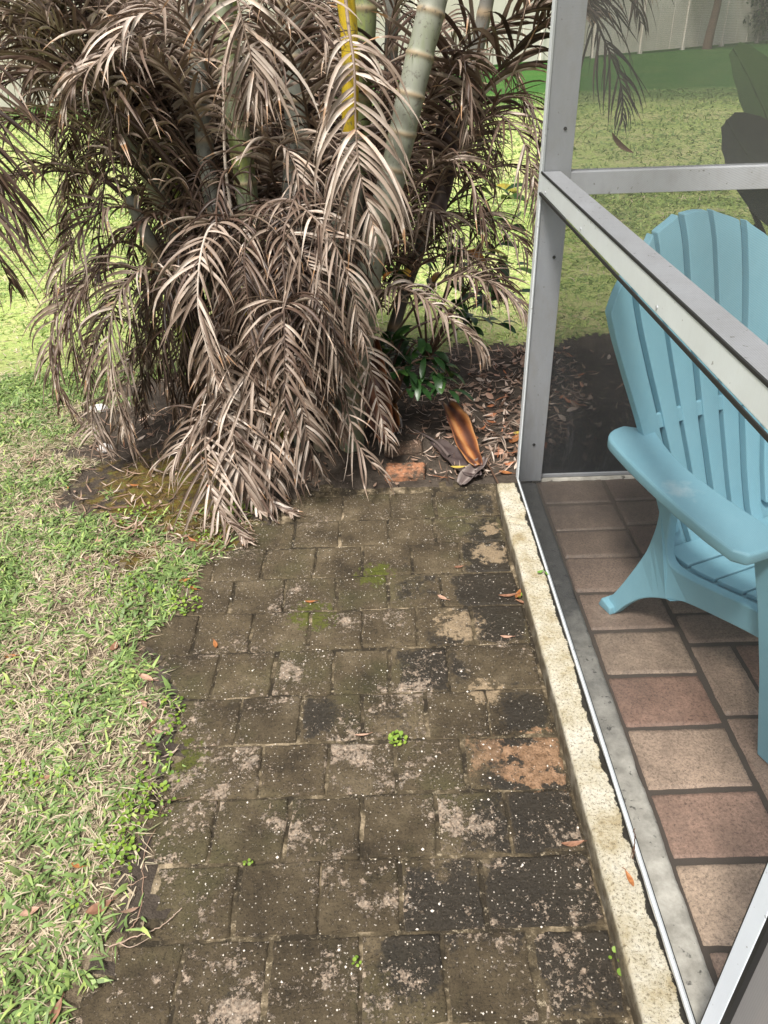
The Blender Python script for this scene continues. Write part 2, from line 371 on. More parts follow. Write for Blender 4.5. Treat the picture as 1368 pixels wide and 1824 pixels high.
MP, MS, ML, MJ = m_paver(), m_soil(), m_lawn(), m_joint()
MLP, MCU, MCO = m_lanai(), m_curb(), m_concrete()
MDP = m_alu('door_frame_paint', (.80, .86, .95), .08); MA = m_alu('aluminium', (.58, .60, .63)); MAW = m_alu('white_aluminium', (.64, .68, .70), .22); MAG = m_alu('grey_aluminium', (.40, .42, .45), .45)
MSC = m_screen('insect_screen', .44, (.105, .105, .10)); MSL = m_screen('lower_screen', .30, (.055, .058, .06), dirt=(.45, .38), ymask=True); MSB = m_screen('back_lower_screen', .40, (.032, .033, .034), dirt=(.98, .56)); MSD = m_screen('dense_screen', .90, (.30, .29, .29), .004)  # dirt on the lower screens: denser, darker veil towards the foot
MCH, MDL, MCN = m_chair(), m_deadleaf(), m_cane()
MBLK = NT('black_rubber', rough=.6).base((.02, .02, .02)).m
MLEAF = m_tint('green_leaf', [(0, (.014, .036, .012)), (.5, (.030, .085, .020)), (.8, (.11, .21, .035)), (.92, (.42, .34, .05)), (1, (.55, .22, .05))], .35, .5, .2)
MGR = m_tint('grass_blade', [(0, (.10, .075, .045)), (.18, (.38, .30, .20)), (.36, (.66, .56, .41)), (.42, (.20, .25, .09)), (.6, (.15, .235, .075)), (.8, (.25, .36, .11)), (1, (.44, .54, .16))], .5, .35, .25, 5)
MLIT = m_tint('litter', [(0, (.07, .04, .025)), (.3, (.20, .12, .08)), (.6, (.38, .26, .19)), (.8, (.62, .52, .44)), (1, (.42, .15, .06))], .6, .3, .1, 20)
MBARK = m_tint('bark', [(0, (.10, .065, .045)), (1, (.24, .17, .12))], .9, .2, 0, 8, .5)

# ------------------------------------------------------------------ ground: one sheet split into lawn, soil bed and joint sand
bx = np.array([(.2, -.55), (.6, -.545), (.7, -.555), (.82, -.525), (.95, -.52), (1.1, -.53), (1.25, -.54), (1.4, -.56), (1.5, -.60), (1.62, -.68), (1.72, -.60), (1.8, -.585), (1.97, -.57), (2.1, -.50), (2.2, -.46), (2.28, -.38), (2.38, -.31), (2.41, -.28)])
def left_edge(y): return np.interp(y, bx[:, 0], bx[:, 1])
fx = np.arange(-3.2, 3.6, .026); g = 1.22 ** np.arange(1, 26) * .04
xs = np.concatenate([(-3.2 - np.cumsum(g))[::-1], fx, fx[-1] + np.cumsum(g)])
fy = np.arange(0, 6.0, .026); ys = np.concatenate([(0 - np.cumsum(g))[::-1], fy, fy[-1] + np.cumsum(g)])
GX, GY = np.meshgrid(xs, ys)
nb = (fbm(GX, GY, 9, 5) - .5)
inpath = np.minimum(GX - (left_edge(GY) + nb * .16), np.minimum(.43 - GX, (2.415 + nb * .10) - GY))   # >0 inside
pathm = sstep(-.02, .025, inpath)
pathm = np.where(GY < .1, sstep(-.02, .02, np.minimum(GX + .6, .43 - GX)), pathm)
soil1 = 1 - np.sqrt(((GX + .30) / 1.02) ** 2 + ((GY - 2.95) / .95) ** 2)
soil2 = np.minimum(np.minimum(GX + .4, 5.0 - GX), np.minimum(GY - 2.3, 3.75 - GY)) * 1.6
soil3 = .012 - np.abs(GX - left_edge(GY) + .02); soil3 = np.where((GY < 2.6) & (GY > .1), soil3 * 2.2, -1)
soil4 = (.09 - np.sqrt(((GX + .78) / 1.2) ** 2 + ((GY - 2.1) / .9) ** 2)) * 1.2
nl_ = fbm(GX, GY, 2.4, 55) - .5
soilf = np.maximum.reduce([soil1, soil2 + nl_ * 1.0 * (GY > 3), soil3, soil4]) + nb * .55
soilm = sstep(-.05, .06, soilf)
lan = sstep(0, .03, np.minimum(GX - .42, np.minimum(2.42 - GY, 4 - GX)))
nh = fbm(GX, GY, 6, 21) - .5; nf = fbm(GX, GY, 30, 31, 3) - .5
hl = .010 + nh * .03 + nf * .008
hs = .004 + nh * .02 + nf * .022 + .05 * np.clip(1 - np.sqrt(((GX + .3) / .8) ** 2 + ((GY - 3.0) / .6) ** 2), 0, 1)
hgt = hl * (1 - soilm) + hs * soilm
fade = np.clip(1 - (np.maximum(np.abs(GX), np.abs(GY)) - 6) / 6, 0, 1)
hgt = hgt * fade
hgt = hgt * (1 - pathm) + (-.0045 + nf * .005 + nh * .003) * pathm
hgt = hgt * (1 - lan) - .03 * lan
farm = sstep(2.6, 5.0, np.hypot(GX, GY))
far_shade = sstep(14.6, 15.8, GY + (fbm(GX, GY, .7, 8) - .5) * 1.5)  # band of shade at the far end, put into the lawn colour
V = np.stack([GX, GY, hgt], -1).reshape(-1, 3)
ny, nx = GX.shape
I, Jj = np.meshgrid(np.arange(ny - 1), np.arange(nx - 1), indexing='ij')
Q = np.stack([I * nx + Jj, I * nx + Jj + 1, (I + 1) * nx + Jj + 1, (I + 1) * nx + Jj], -1).reshape(-1, 4)
cl = np.where(pathm[:-1, :-1].ravel() > .55, 2, np.where(soilm[:-1, :-1].ravel() > .5, 1, 0))
cl = np.where(lan[:-1, :-1].ravel() > .5, 2, cl)
for k, nm, mt in ((0, 'lawn', ML), (1, 'soil_bed', MS), (2, 'joint_sand', MJ)):
    q = Q[cl == k]; u, inv = np.unique(q, return_inverse=True)
    mesh_np(nm, V[u], inv.reshape(-1, 4), mt, attrs={'far': farm.ravel()[u], 'far_shade': far_shade.ravel()[u]})['kind'] = 'structure'
def ground_z(x, y):
    j = np.clip(np.searchsorted(xs, x), 0, nx - 1); i = np.clip(np.searchsorted(ys, y), 0, ny - 1)
    return hgt[i, j]
def is_path(x, y):
    j = np.clip(np.searchsorted(xs, x), 0, nx - 1); i = np.clip(np.searchsorted(ys, y), 0, ny - 1); return pathm[i, j]
def soil_at(x, y):
    j = np.clip(np.searchsorted(xs, x), 0, nx - 1); i = np.clip(np.searchsorted(ys, y), 0, ny - 1); return soilm[i, j]

# ------------------------------------------------------------------ pavers
def paver_sheet(name, cells, mat, z, gap, res, crown, kind='structure', rag=.004, extra=None, seed=3):
    r = np.random.default_rng(seed); Vs, Qs, PR, CL, FA = [], [], [], [], []; base = 0; ED = []
    for (x0, x1, y0, y1) in cells:
        w, d = x1 - x0 - gap, y1 - y0 - gap; cx, cy = (x0 + x1) / 2 + r.normal(0, .0015), (y0 + y1) / 2 + r.normal(0, .0015)
        n, m = max(6, int(w / res)), max(6, int(d / res))
        a = np.linspace(-1, 1, n); b = np.linspace(-1, 1, m); A, B = np.meshgrid(a, b)
        rc = .016                                          # rounded corners, ragged outline
        X, Y = A * w / 2, B * d / 2
        dx = np.maximum(np.abs(X) - (w / 2 - rc), 0); dy = np.maximum(np.abs(Y) - (d / 2 - rc), 0)
        L = np.hypot(dx, dy); sc = np.where(L > 1e-6, np.minimum(1, rc / np.maximum(L, 1e-6)), 1)
        X = np.sign(X) * (np.minimum(np.abs(X), w / 2 - rc) + dx * sc); Y = np.sign(Y) * (np.minimum(np.abs(Y), d / 2 - rc) + dy * sc)
        ed = np.minimum(1 - np.abs(A), 1 - np.abs(B)) * min(w, d) / 2
        X2, Y2 = X + cx, Y + cy
        jn = (fbm(X2, Y2, 35, seed + 40, 3) - .5) * rag * 2.2 * (ed < .012)
        rot = r.normal(0, .008)
        X3 = X2 + jn - (Y2 - cy) * rot; Y3 = Y2 + jn * .8 + (X2 - cx) * rot
        Z = z - np.clip(1 - ed / crown, 0, 1) ** 2 * .0045 + r.normal(0, .0012) + (X * r.normal(0, .010) + Y * r.normal(0, .010))
        Z = Z + (fbm(X2, Y2, 60, seed + 9, 3) - .5) * .0035
        Z = np.where(ed < 1e-6, Z - .016, Z)
        Vs.append(np.stack([X3, Y3, Z], -1).reshape(-1, 3)); k = n * m
        i, j = np.meshgrid(np.arange(m - 1), np.arange(n - 1), indexing='ij')
        Qs.append(np.stack([i * n + j, i * n + j + 1, (i + 1) * n + j + 1, (i + 1) * n + j], -1).reshape(-1, 4) + base); base += k
        PR.append(np.full(k, r.random())); ED.append(np.clip(1 - ed / .016, 0, 1).ravel()); c = extra(cx, cy) if extra else (0, 0)
        CL.append(np.full(k, c[0])); FA.append(np.full(k, c[1]) if not callable(c[1]) else c[1](X3, Y3).ravel())
    o = mesh_np(name, np.vstack(Vs), np.vstack(Qs), mat, attrs={'pr': np.concatenate(PR), 'clean': np.concatenate(CL), 'far': np.concatenate(FA), 'edge': np.concatenate(ED)})
    if kind: o['kind'] = kind
    return o
rows_y = [2.386, 2.219, 2.066, 1.903, 1.742, 1.576, 1.409, 1.254, 1.103, .945, .789, .628]
J = [[-.306,-.147,.029,.182,.40],[-.467,-.306,-.151,.013,.17,.402],[-.39,-.226,-.075,.083,.241,.40],[-.311,-.151,.006,.165,.40],[-.392,-.228,-.074,.085,.245,.40],
     [-.466,-.31,-.151,.001,.158,.40],[-.382,-.227,-.072,.089,.245,.40],[-.544,-.308,-.151,.008,.169,.40],[-.535,-.393,-.232,-.07,.09,.246,.40],[-.498,-.322,-.155,.009,.172,.40],[-.406,-.24,-.071,.085,.247,.40]]
cells = []
for r_ in range(-2, 15):
    if r_ < 0: continue
    if r_ < 11: y1, y0, js = rows_y[r_], rows_y[r_ + 1], list(J[r_])
    else: y1 = .628 - (r_ - 11) * .159; y0 = y1 - .159; off = [0, .08, -.05, .03][r_ % 4]; js = [.40 - .157 * i - off for i in range(6, 0, -1)] + [.40]
    lim = -.66 if r_ else -.35
    while js[0] > lim + .08: js.insert(0, js[0] - (.157 if random.random() < .75 else .235))
    for a, b in zip(js[:-1], js[1:]): cells.append((a, b, y0, y1))
path = paver_sheet('path', cells, MP, 0.0, .0012, .0045, .008, extra=lambda x, y: (float(np.clip((y - 1.4) / 1.0 + (x > .1) * .35, 0, 1)), 0.0))

# patio floor inside the screen enclosure
lc = []
ly = [.088, .249, .41, .565, .719, .888, 1.05, 1.225, 1.395, 1.562, 1.723, 1.889, 2.04, 2.20, 2.36]
for a, b in zip(ly[:-1], ly[1:]): lc.append((.548, .789, a, b))
px = .789
cols2 = {0: [(1.50, 1.74, 2), (1.25, 1.50, 1), (1.01, 1.25, 1), (.77, 1.01, 2), (1.74, 1.90, 0), (1.90, 2.06, 0), (2.06, 2.21, 0), (2.21, 2.36, 0), (.53, .77, 1), (.29, .53, 2), (.05, .29, 1)]}
for k in range(10):
    x0 = .789 + k * .24
    for (a, b, tp) in cols2[0]:
        t2 = (tp + k) % 3 if tp else (0 if k % 2 == 0 else 0)
        if tp == 0: lc.append((x0, x0 + .24, a, b))
        elif tp == 1: lc.append((x0, x0 + .12, a, b)); lc.append((x0 + .12, x0 + .24, a, b))
        else: h = (a + b) / 2; lc.append((x0, x0 + .24, a, h)); lc.append((x0, x0 + .24, h, b))
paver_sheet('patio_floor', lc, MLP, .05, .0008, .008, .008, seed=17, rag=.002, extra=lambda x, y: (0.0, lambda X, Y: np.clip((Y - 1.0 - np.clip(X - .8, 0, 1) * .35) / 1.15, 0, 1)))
o = box('patio_joint_bed', .545, 3.3, .02, 2.36, -.02, .0450, NT('dark_joint', rough=.95).base((.085, .068, .054)).m); o['kind'] = 'structure'

# concrete curb under the screen wall: rough stucco lip outside, grey concrete inside
def rough_strip(name, x0, x1, y0, y1, z, mat, jitL, jitR, nx_=9, seed=5, breaks=(), zlow=-.03):
    yy = np.arange(y0, y1 + .004, .009); n = len(yy)
    prof = np.linspace(0, 1, nx_)
    P = []
    el = (fbm(yy, yy * 0 + seed, 14, seed) - .5) * jitL * 2; er = (fbm(yy, yy * 0 + 3 + seed, 10, seed + 2) - .5) * jitR * 2
    Xs = (x0 + el)[:, None] * (1 - prof) + (x1 + er)[:, None] * prof
    Zs = z + (fbm(Xs, np.repeat(yy[:, None], nx_, 1), 45, seed + 5, 3) - .5) * .004
    Zs[:, 0] -= .002; Zs[:, 1] += .0005; Zs[:, -1] -= .003
    for b in breaks: Zs -= .01 * np.exp(-((yy[:, None] + (Xs - x0) * .35 - b) / .004) ** 2)
    cols = [np.stack([Xs[:, 0] - .001, yy, np.full(n, zlow)], -1), np.stack([Xs[:, 0] - .003, yy, np.full(n, z * .5)], -1)] + \
           [np.stack([Xs[:, i], yy, Zs[:, i]], -1) for i in range(nx_)] + [np.stack([Xs[:, -1], yy, np.full(n, zlow)], -1)]
    V = np.stack(cols, 1); m = V.shape[1]; V = V.reshape(-1, 3)
    i, j = np.meshgrid(np.arange(n - 1), np.arange(m - 1), indexing='ij')
    Q = np.stack([i * m + j, i * m + j + 1, (i + 1) * m + j + 1, (i + 1) * m + j], -1).reshape(-1, 4)
    e = (n - 1) * m
    caps = [[e + k, e + k + 1, e + m - 2 - k + 1 - 0 if False else e + m - 1 - k, e + m - 1 - k + 0] for k in range(0)]
    o = mesh_np(name, V, Q, mat); o['kind'] = 'structure'
    # end faces
    bm = bmesh.new(); bm.from_mesh(o.data); bm.verts.ensure_lookup_table()
    bm.faces.new([bm.verts[k] for k in range(m)][::-1]); bm.faces.new([bm.verts[e + k] for k in range(m)])
    bmesh.ops.recalc_face_normals(bm, faces=bm.faces)
    bm.to_mesh(o.data); bm.free(); return o
rough_strip('curb', .405, .4775, .0, 2.33, .060, MCU, .0025, .0015, seed=5, breaks=(2.09, 2.13))
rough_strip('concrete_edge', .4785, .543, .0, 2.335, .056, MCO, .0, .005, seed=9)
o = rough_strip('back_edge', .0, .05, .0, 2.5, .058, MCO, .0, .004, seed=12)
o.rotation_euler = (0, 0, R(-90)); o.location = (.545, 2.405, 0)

# ------------------------------------------------------------------ screen enclosure
enc = tag(empty('screen_enclosure', (.477, 2.37, .05)), 'grey aluminium framed insect screen enclosure standing on the cream curb around the patio', 'screen enclosure')
ox, oy, oz = .477, 2.37, .05
def eb(name, x0, x1, y0, y1, z0, z1, m, bevel=.0015, parent=enc):
    return box(name, x0 - ox, x1 - ox, y0 - oy, y1 - oy, z0 - oz, z1 - oz, m, parent, bevel)
ZT = 2.35
# corner post: narrow pale outer flange then the wide grey face
post = eb('corner_post', .4835, .563, 2.345, 2.385, .056, ZT, MAG)
eb('post_flange', .477, .4835, 2.338, 2.372, .062, ZT, MAW)
def rails(y0, y1):
    eb('chair_rail', .477, .531, y0, y1, 1.030, 1.076, MAW)
    eb('rail_top', .4795, .531, y0, y1, 1.0785, 1.0815, MA, .0005)
    eb('spline', .474, .4768, y0, y1, 1.020, 1.0285, MBLK, .001)
    eb('spline', .4755, .4795, y0, y1, 1.077, 1.083, MBLK, .001)
rails(.575, 2.3375)
eb('bottom_channel', .4768, .4845, .575, 2.3375, .0615, .070, MAW, .001)
eb('bottom_spline', .4850, .4870, .575, 2.3375, .060, .0675, MBLK, .0005)
dp = eb('door_post', .477, .527, .537, .571, .0615, ZT, MDP)
eb('door_gasket', .478, .52, .5715, .5735, .0615, ZT, MBLK, .0)
eb('door_gasket', .478, .52, .529, .5365, .0615, ZT, MBLK, .0)
def sheet(name, pts, mat):
    P = [(a - ox, b - oy, c - oz) for a, b, c in pts]
    me = bpy.data.meshes.new(name); me.from_pydata(P, [], [(0, 1, 2, 3)]); me.update(); return link(name, me, mat, enc)
XS = .4775
sheet('screen_panel', [(XS, .575, 1.080), (XS, 2.345, 1.080), (XS, 2.345, ZT), (XS, .575, ZT)], MSC)
sheet('screen_panel', [(XS + .003, .575, .066), (XS + .003, 2.338, .066), (XS + .003, 2.338, 1.029), (XS + .003, .575, 1.029)], MSL)
sheet('door_screen', [(.487, -.4, .062), (.487, .5285, .062), (.487, .5285, ZT), (.487, -.4, ZT)], MSD)
# back wall
YB = 2.372
eb('back_rail', .5635, 3.4, YB - .025, YB + .025, 1.014, 1.076, MA)
eb('top_rail', .5635, 3.4, YB - .025, YB + .025, 2.25, ZT, MA)
eb('top_rail', .477, .53, .575, 2.3375, 2.25, ZT - .002, MA)
eb('back_bottom_channel', .5635, 3.4, YB - .012, YB + .025, .060, .072, MAG, .001)
eb('back_post', 3.4, 3.45, YB - .025, YB + .03, .056, ZT, MAG)
for z0, z1 in ((.07, 1.0135), (1.0765, 2.2495)):
    sheet('screen_panel', [(.564, YB - .004, z0), (3.4, YB - .004, z0), (3.4, YB - .004, z1), (.564, YB - .004, z1)], MSB if z0 < .5 else MSC)
for (sx, sy) in ((1007, 229), (987, 458), (951, 792)):
    p = at(sx, sy, 2.3445)
    bm = bmesh.new(); bmesh.ops.create_cone(bm, cap_ends=True, segments=12, radius1=.005, radius2=.004, depth=.003, matrix=Matrix.Rotation(R(90), 4, 'X'))
    s = bm_obj('screw', bm, MBLK, enc); s.location = (p[0] - ox, 2.3430 - oy, p[2] - oz)
for yy in (.72, 1.28, 1.84, 2.26):        # fixings along the rail's outer face
    bm = bmesh.new(); bmesh.ops.create_cone(bm, cap_ends=True, segments=12, radius1=.0034, radius2=.0028, depth=.002, matrix=Matrix.Rotation(R(90), 4, 'Y'))
    s = bm_obj('screw', bm, MAG, enc); s.location = (.4762 - ox, yy - oy, 1.041 - oz)
# pieces caught on the screen
def leaf_mesh(L, w, curl=.15, n=7, fold=.12, bend=.0):
    t = np.linspace(0, 1, n); ww = w * np.sin(np.pi * np.clip(t * .96 + .02, 0, 1)) ** .8 * (1 - .25 * t)
    V = []
    for i in range(n):
        x = L * (t[i] - .5); z = curl * L * (1 - math.cos((t[i] - .5) * 2.2)) ; y0 = bend * L * (t[i] - .5) ** 2
        for s in (-1, -.5, 0, .5, 1): V.append((x, y0 + s * ww[i] / 2, z + fold * abs(s) * ww[i]))
    Q = [(i * 5 + k, i * 5 + k + 1, (i + 1) * 5 + k + 1, (i + 1) * 5 + k) for i in range(n - 1) for k in range(4)]
    return np.array(V), np.array(Q)

# ------------------------------------------------------------------ blue plastic chair
CO = (.964, 1.603, .05)
ch = tag(empty('plastic_chair', CO, math.atan2(-.385, -.923)), 'light blue plastic slatted garden chair with scuffed arm on the patio behind the screen', 'chair')
hz = np.array([(.2, .185), (.35, .205), (.5, .235), (.56, .25), (.65, .277), (.75, .305), (.825, .318), (1.0, .325)])
yz = np.array([(.2, -.085), (.26, -.125), (.35, -.168), (.5, -.235), (.65, -.292), (.8, -.348), (.93, -.395), (.985, -.425)])
oz_ = np.array([(0, .988), (.143, .984), (.43, .955), (.714, .90), (.9, .85), (1, .81)])
def hw(z): return np.interp(z, hz[:, 0], hz[:, 1])
def yb(z):
    return np.interp(z, yz[:, 0], yz[:, 1])
def backsurf(b, z, off=0.0, dx=0.0):
    x = b * hw(z) + dx
    return np.stack([x, yb(z) + .42 * x * x + off, z], -1)
def back_patch(name, b0, b1, zlo, gapw, th, off=0.0, zcap=None, nS=6, nT=26, inset=0.0):
    A = np.linspace(0, 1, nS); T = np.linspace(0, 1, nT)
    top, bot = [], []
    G = []
    for k, o_ in enumerate((off, off - th)):
        for tt in T:
            for a in A:
                b = b0 + (b1 - b0) * a
                zt = np.interp(abs(b), oz_[:, 0], oz_[:, 1]) - inset if zcap is None else zcap
                z = zlo + (zt - zlo) * tt
                g_ = gapw / 2 * (1 - 2 * a)
                if (b0 <= -.99 and a < .5) or (b1 >= .99 and a > .5): g_ = 0
                cr = -.002 * (2 * a - 1) ** 2 * 1.0
                G.append(backsurf(b, z, o_ + cr, g_ * 2 * abs(a - .5)))
    V = np.array(G); n = nS * nT; Q = []
    for i in range(nT - 1):
        for j in range(nS - 1):
            q = (i * nS + j, i * nS + j + 1, (i + 1) * nS + j + 1, (i + 1) * nS + j)
            Q.append(q); Q.append(tuple(n + v for v in q[::-1]))
    def side(idx):
        for p, q in zip(idx[:-1], idx[1:]): Q.append((p, q, q + n, p + n))
    side([j for j in range(nS)]); side([(nT - 1) * nS + j for j in range(nS)][::-1])
    side([i * nS for i in range(nT)][::-1]); side([i * nS + nS - 1 for i in range(nT)])
    o = mesh_np(name, V, Q, MCH, ch, smooth=False)
    bm = bmesh.new(); bm.from_mesh(o.data); bmesh.ops.recalc_face_normals(bm, faces=bm.faces); bm.to_mesh(o.data); bm.free()
    o.data.polygons.foreach_set('use_smooth', np.ones(len(o.data.polygons), bool))
    b = o.modifiers.new('bevel', 'BEVEL'); b.width = .003; b.segments = 2; b.limit_method = 'ANGLE'; b.angle_limit = R(50); b.harden_normals = True
    return o
bb = [-1, -.714, -.43, -.143, .143, .43, .714, 1]
for i in range(7): back_patch('back_slat', bb[i], bb[i + 1], .205 if abs(i - 3) < 3 else .26, .017, .0255, off=.003 * (i % 2))
back_patch('back_panel', -.97, .97, .195, 0, .006, off=-.026, nS=16, inset=.010)
back_patch('back_band', -.96, .96, .512, 0, .010, off=-.004, zcap=.548, nS=16, nT=4)
def extrude_poly(name, pts, x0, x1, mat, parent, bevel=.005, axis='X', taper=None, smooth=True):
    bm = bmesh.new(); A = []; B = []
    for (a, b) in pts:
        if axis == 'X': A.append(bm.verts.new((x0, a, b))); B.append(bm.verts.new((x1, a, b)))
        else: A.append(bm.verts.new((a, b, x0))); B.append(bm.verts.new((a, b, x1)))
    bm.faces.new(A); bm.faces.new(B[::-1]); n = len(pts)
    for i in range(n): bm.faces.new((A[i], A[(i + 1) % n], B[(i + 1) % n], B[i]))
    if taper: 
        for v in bm.verts: v.co = taper(v.co)
    o = bm_obj(name, bm, mat, parent, bevel, 3)
    if smooth:
        for p in o.data.polygons: p.use_smooth = len(p.vertices) == 4
    return o
def spline2(P, n): return [tuple(p) for p in catmull(np.array(P, float), n)]
for s in (1, -1):
    xi, xo = sorted((s * .228, s * .255))
    # rear leg running forward into the side beam
    under = spline2([(-.150, 0), (-.118, .055), (-.075, .105), (-.015, .145), (.05, .172), (.13, .196), (.24, .225), (.33, .240)], 26)
    over = [(.345, .265), (.33, .290)] + spline2([(.30, .298), (.22, .288), (.12, .262), (.02, .238), (-.035, .238), (-.055, .27), (-.062, .32), (-.068, .40), (-.072, .478)], 24)
    rear = [(-.125, .478)] + spline2([(-.112, .42), (-.104, .33), (-.115, .25), (-.138, .16), (-.168, .07), (-.194, .012)], 18) + [(-.200, 0)]
    splay = lambda co, s=s: Vector((co.x + s * .045 * max(0, (.22 - co.z) / .22) * (1 if co.y < .02 else 0) , co.y, co.z))
    extrude_poly('side_frame', under + over + rear, xi, xo, MCH, ch, .004, taper=splay)
    extrude_poly('foot', [(-.205, .0), (-.150, .0), (-.155, .022), (-.195, .03)], *sorted((s * .262, s * .312)), MCH, ch, .004)
    # arm
    outl = [(.400, .245), (.382, .272)] + [(.272, .276)] + spline2([(.268, .10), (.258, -.02), (.235, -.12), (.205, -.20), (.19, -.235)], 12) + \
        spline2([(.245, -.290), (.290, -.280), (.322, -.250), (.338, -.20), (.362, -.09), (.385, .05), (.398, .17)], 16)
    outl = [(s * a, b) for a, b in outl]
    extrude_poly('arm', outl, .482, .512, MCH, ch, .007, axis='Z')
    # front leg: outer plate leaning slightly forward with a return flange
    lg = [(.205, .481), (.275, .481), (.435, .0), (.375, .0), (.315, .20), (.265, .34)]
    fl = lambda co, s=s: Vector((co.x + s * .02 * (.48 - co.z), co.y, co.z))
    extrude_poly('front_leg', lg, *sorted((s * .284, s * .301)), MCH, ch, .004, taper=fl)
    extrude_poly('leg_flange', [(.262, .480), (.277, .480), (.437, .0), (.422, .0)], *sorted((s * .230, s * .2835)), MCH, ch, .003, taper=fl)
    box('leg_tie', *sorted((s * .2555, s * .2835)), .30, .34, .245, .268, MCH, ch, .003)
def seat_z(v): return np.interp(v, [-.12, -.05, .02, .12, .22, .30, .35], [.222, .216, .224, .250, .279, .294, .282])
for k in range(5):
    v0 = -.10 + k * .086; pts = [(v0 + .078 * a, seat_z(v0 + .078 * a) + .010) for a in np.linspace(0, 1, 6)]
    pts += [(a, b - .012) for a, b in pts[::-1]]
    extrude_poly('seat_slat', pts, -.205, .205, MCH, ch, .003)
pts = [(a, seat_z(a) - .006) for a in np.linspace(-.12, .335, 14)]; pts += [(a, b - .008) for a, b in pts[::-1]]
extrude_poly('seat_pan', pts, -.2275, .2275, MCH, ch, .0)

# ------------------------------------------------------------------ far fence, small tree on it, vine
f0, f1 = np.array([-14.0, 11.7]), np.array([24.0, 35.1])
f0 = np.array([-7.196, 16.883]) - (np.array([15.225, 34.073]) - np.array([-7.196, 16.883])) * .22
f1 = np.array([-7.196, 16.883]) + (np.array([15.225, 34.073]) - np.array([-7.196, 16.883])) * 1.25
dv = f1 - f0; FL = np.linalg.norm(dv); ang = math.atan2(dv[1], dv[0])
fe = tag(empty('white_fence', (*f0, 0), ang), 'long off white board privacy fence closing the far end of the lawn', 'fence')
MF = NT('fence_paint', rough=.6); MF.base(MF.mix(1, MF.ramp(MF.noise(.6, 4, .6), [(.35, (.78, .70, .60)), (.65, (.88, .82, .74))]), MF.ramp(MF.noise(4, 4), [(.3, .93), (.7, 1.0)]), 'MULTIPLY')); MF = MF.m
npan = int(FL / 2.4)
for k in range(npan):
    a = k * 2.4
    bm = bmesh.new()
    for j in range(3):
        w = (2.4 - .13) / 3
        box_bm(bm, a + .13 + j * w + .012, a + .13 + (j + 1) * w - .012, -.022 + .006 * (j % 2), .022, .06, 2.0)
    bm_obj('fence_panel', bm, MF, fe, .006, 1)
    bm = bmesh.new(); box_bm(bm, a, a + .128, -.064, .064, -.05, 2.08); box_bm(bm, a - .015, a + .143, -.08, .08, 2.083, 2.12)
    bm_obj('fence_post', bm, MF, fe, .006, 1)
    bm = bmesh.new(); box_bm(bm, a + .13, a + 2.398, -.03, .03, 2.003, 2.06); bm_obj('fence_rail', bm, MF, fe, .004, 1)

def leaf_cloud(name, P, D, L, w, mat, parent, tint, nseg=4, droop=.6, cup=.18, roll=None, seed=0):
    """many leaves as ribbons: P roots, D directions, L lengths, w widths"""
    r = np.random.default_rng(seed); n = len(P); L = np.broadcast_to(L, (n,)); w = np.broadcast_to(w, (n,))
    d = D / (np.linalg.norm(D, axis=1)[:, None] + 1e-9); pos = P.astype(float).copy()
    upv = np.array([0, 0, 1.0]); S = np.cross(d, upv + r.normal(0, .25, (n, 3))); S /= np.linalg.norm(S, axis=1)[:, None] + 1e-9
    rows = []; t = np.linspace(0, 1, nseg + 1)
    for k in range(nseg + 1):
        ww = w * max(.04, math.sin(math.pi * min(.97, max(.04, t[k] * .93 + .03))) ** .75) / 2
        N = np.cross(S, d)
        rows.append(np.stack([pos - S * ww[:, None] + N * (cup * ww)[:, None], pos, pos + S * ww[:, None] + N * (cup * ww)[:, None]], 1))
        pos = pos + d * (L / nseg)[:, None]
        d = d + np.array([0, 0, -1.0]) * droop / nseg; d /= np.linalg.norm(d, axis=1)[:, None]
        S = S - d * (S * d).sum(1)[:, None]; S /= np.linalg.norm(S, axis=1)[:, None] + 1e-9
    V = np.stack(rows, 1); m = (nseg + 1) * 3
    V = V.reshape(-1, 3)
    q = np.array([(k * 3 + s, k * 3 + s + 1, (k + 1) * 3 + s + 1, (k + 1) * 3 + s) for k in range(nseg) for s in (0, 1)])
    Q = (np.arange(n)[:, None, None] * m + q[None]).reshape(-1, 4)
    T = np.repeat(np.broadcast_to(tint, (n,)), m)
    return mesh_np(name, V, Q, mat, parent, attrs={'tint': T})
# small tree standing by the fence
tb = np.array([11.6, 30.6, 0.0])
tr = tag(empty('small_tree', tb), 'thin brown trunked young tree standing in front of the white fence', 'tree')
P = catmull([(0, 0, -.05), (.03, 0, .5), (.10, 0, 1.2), (.12, .0, 2.0), (.3, 0, 2.9)], 16)
V_, Q_ = tube_arrays(P, np.linspace(.17, .09, 16)); mesh_np('trunk', V_, Q_, MBARK, tr, attrs={'tint': np.full(len(V_), .4)})
for br in ([(.12, 0, 1.7), (-.3, .1, 2.1), (-.8, .1, 2.2), (-1.1, 0, 1.9)], [(.15, 0, 2.1), (.6, .2, 2.7), (.9, .1, 3.2)], [(.12, 0, 1.9), (-.2, -.3, 2.5), (-.5, -.5, 3.1)]):
    P = catmull(br, 12); V_, Q_ = tube_arrays(P, np.linspace(.05, .012, 12), 6); mesh_np('branch', V_, Q_, MBARK, tr, attrs={'tint': np.full(len(V_), .4)})
n = 900; c = rng.normal(0, 1, (n, 3)) * (.75, .6, .45) + (0.1, 0, 3.1)
c2 = rng.normal(0, 1, (160, 3)) * (.30, .2, .2) + (-.8, 0, 1.95); c = np.vstack([c, c2])
leaf_cloud('crown', c, rng.normal(0, 1, (len(c), 3)), .16, .07, MLEAF, tr, rng.random(len(c)) * .6, seed=4)
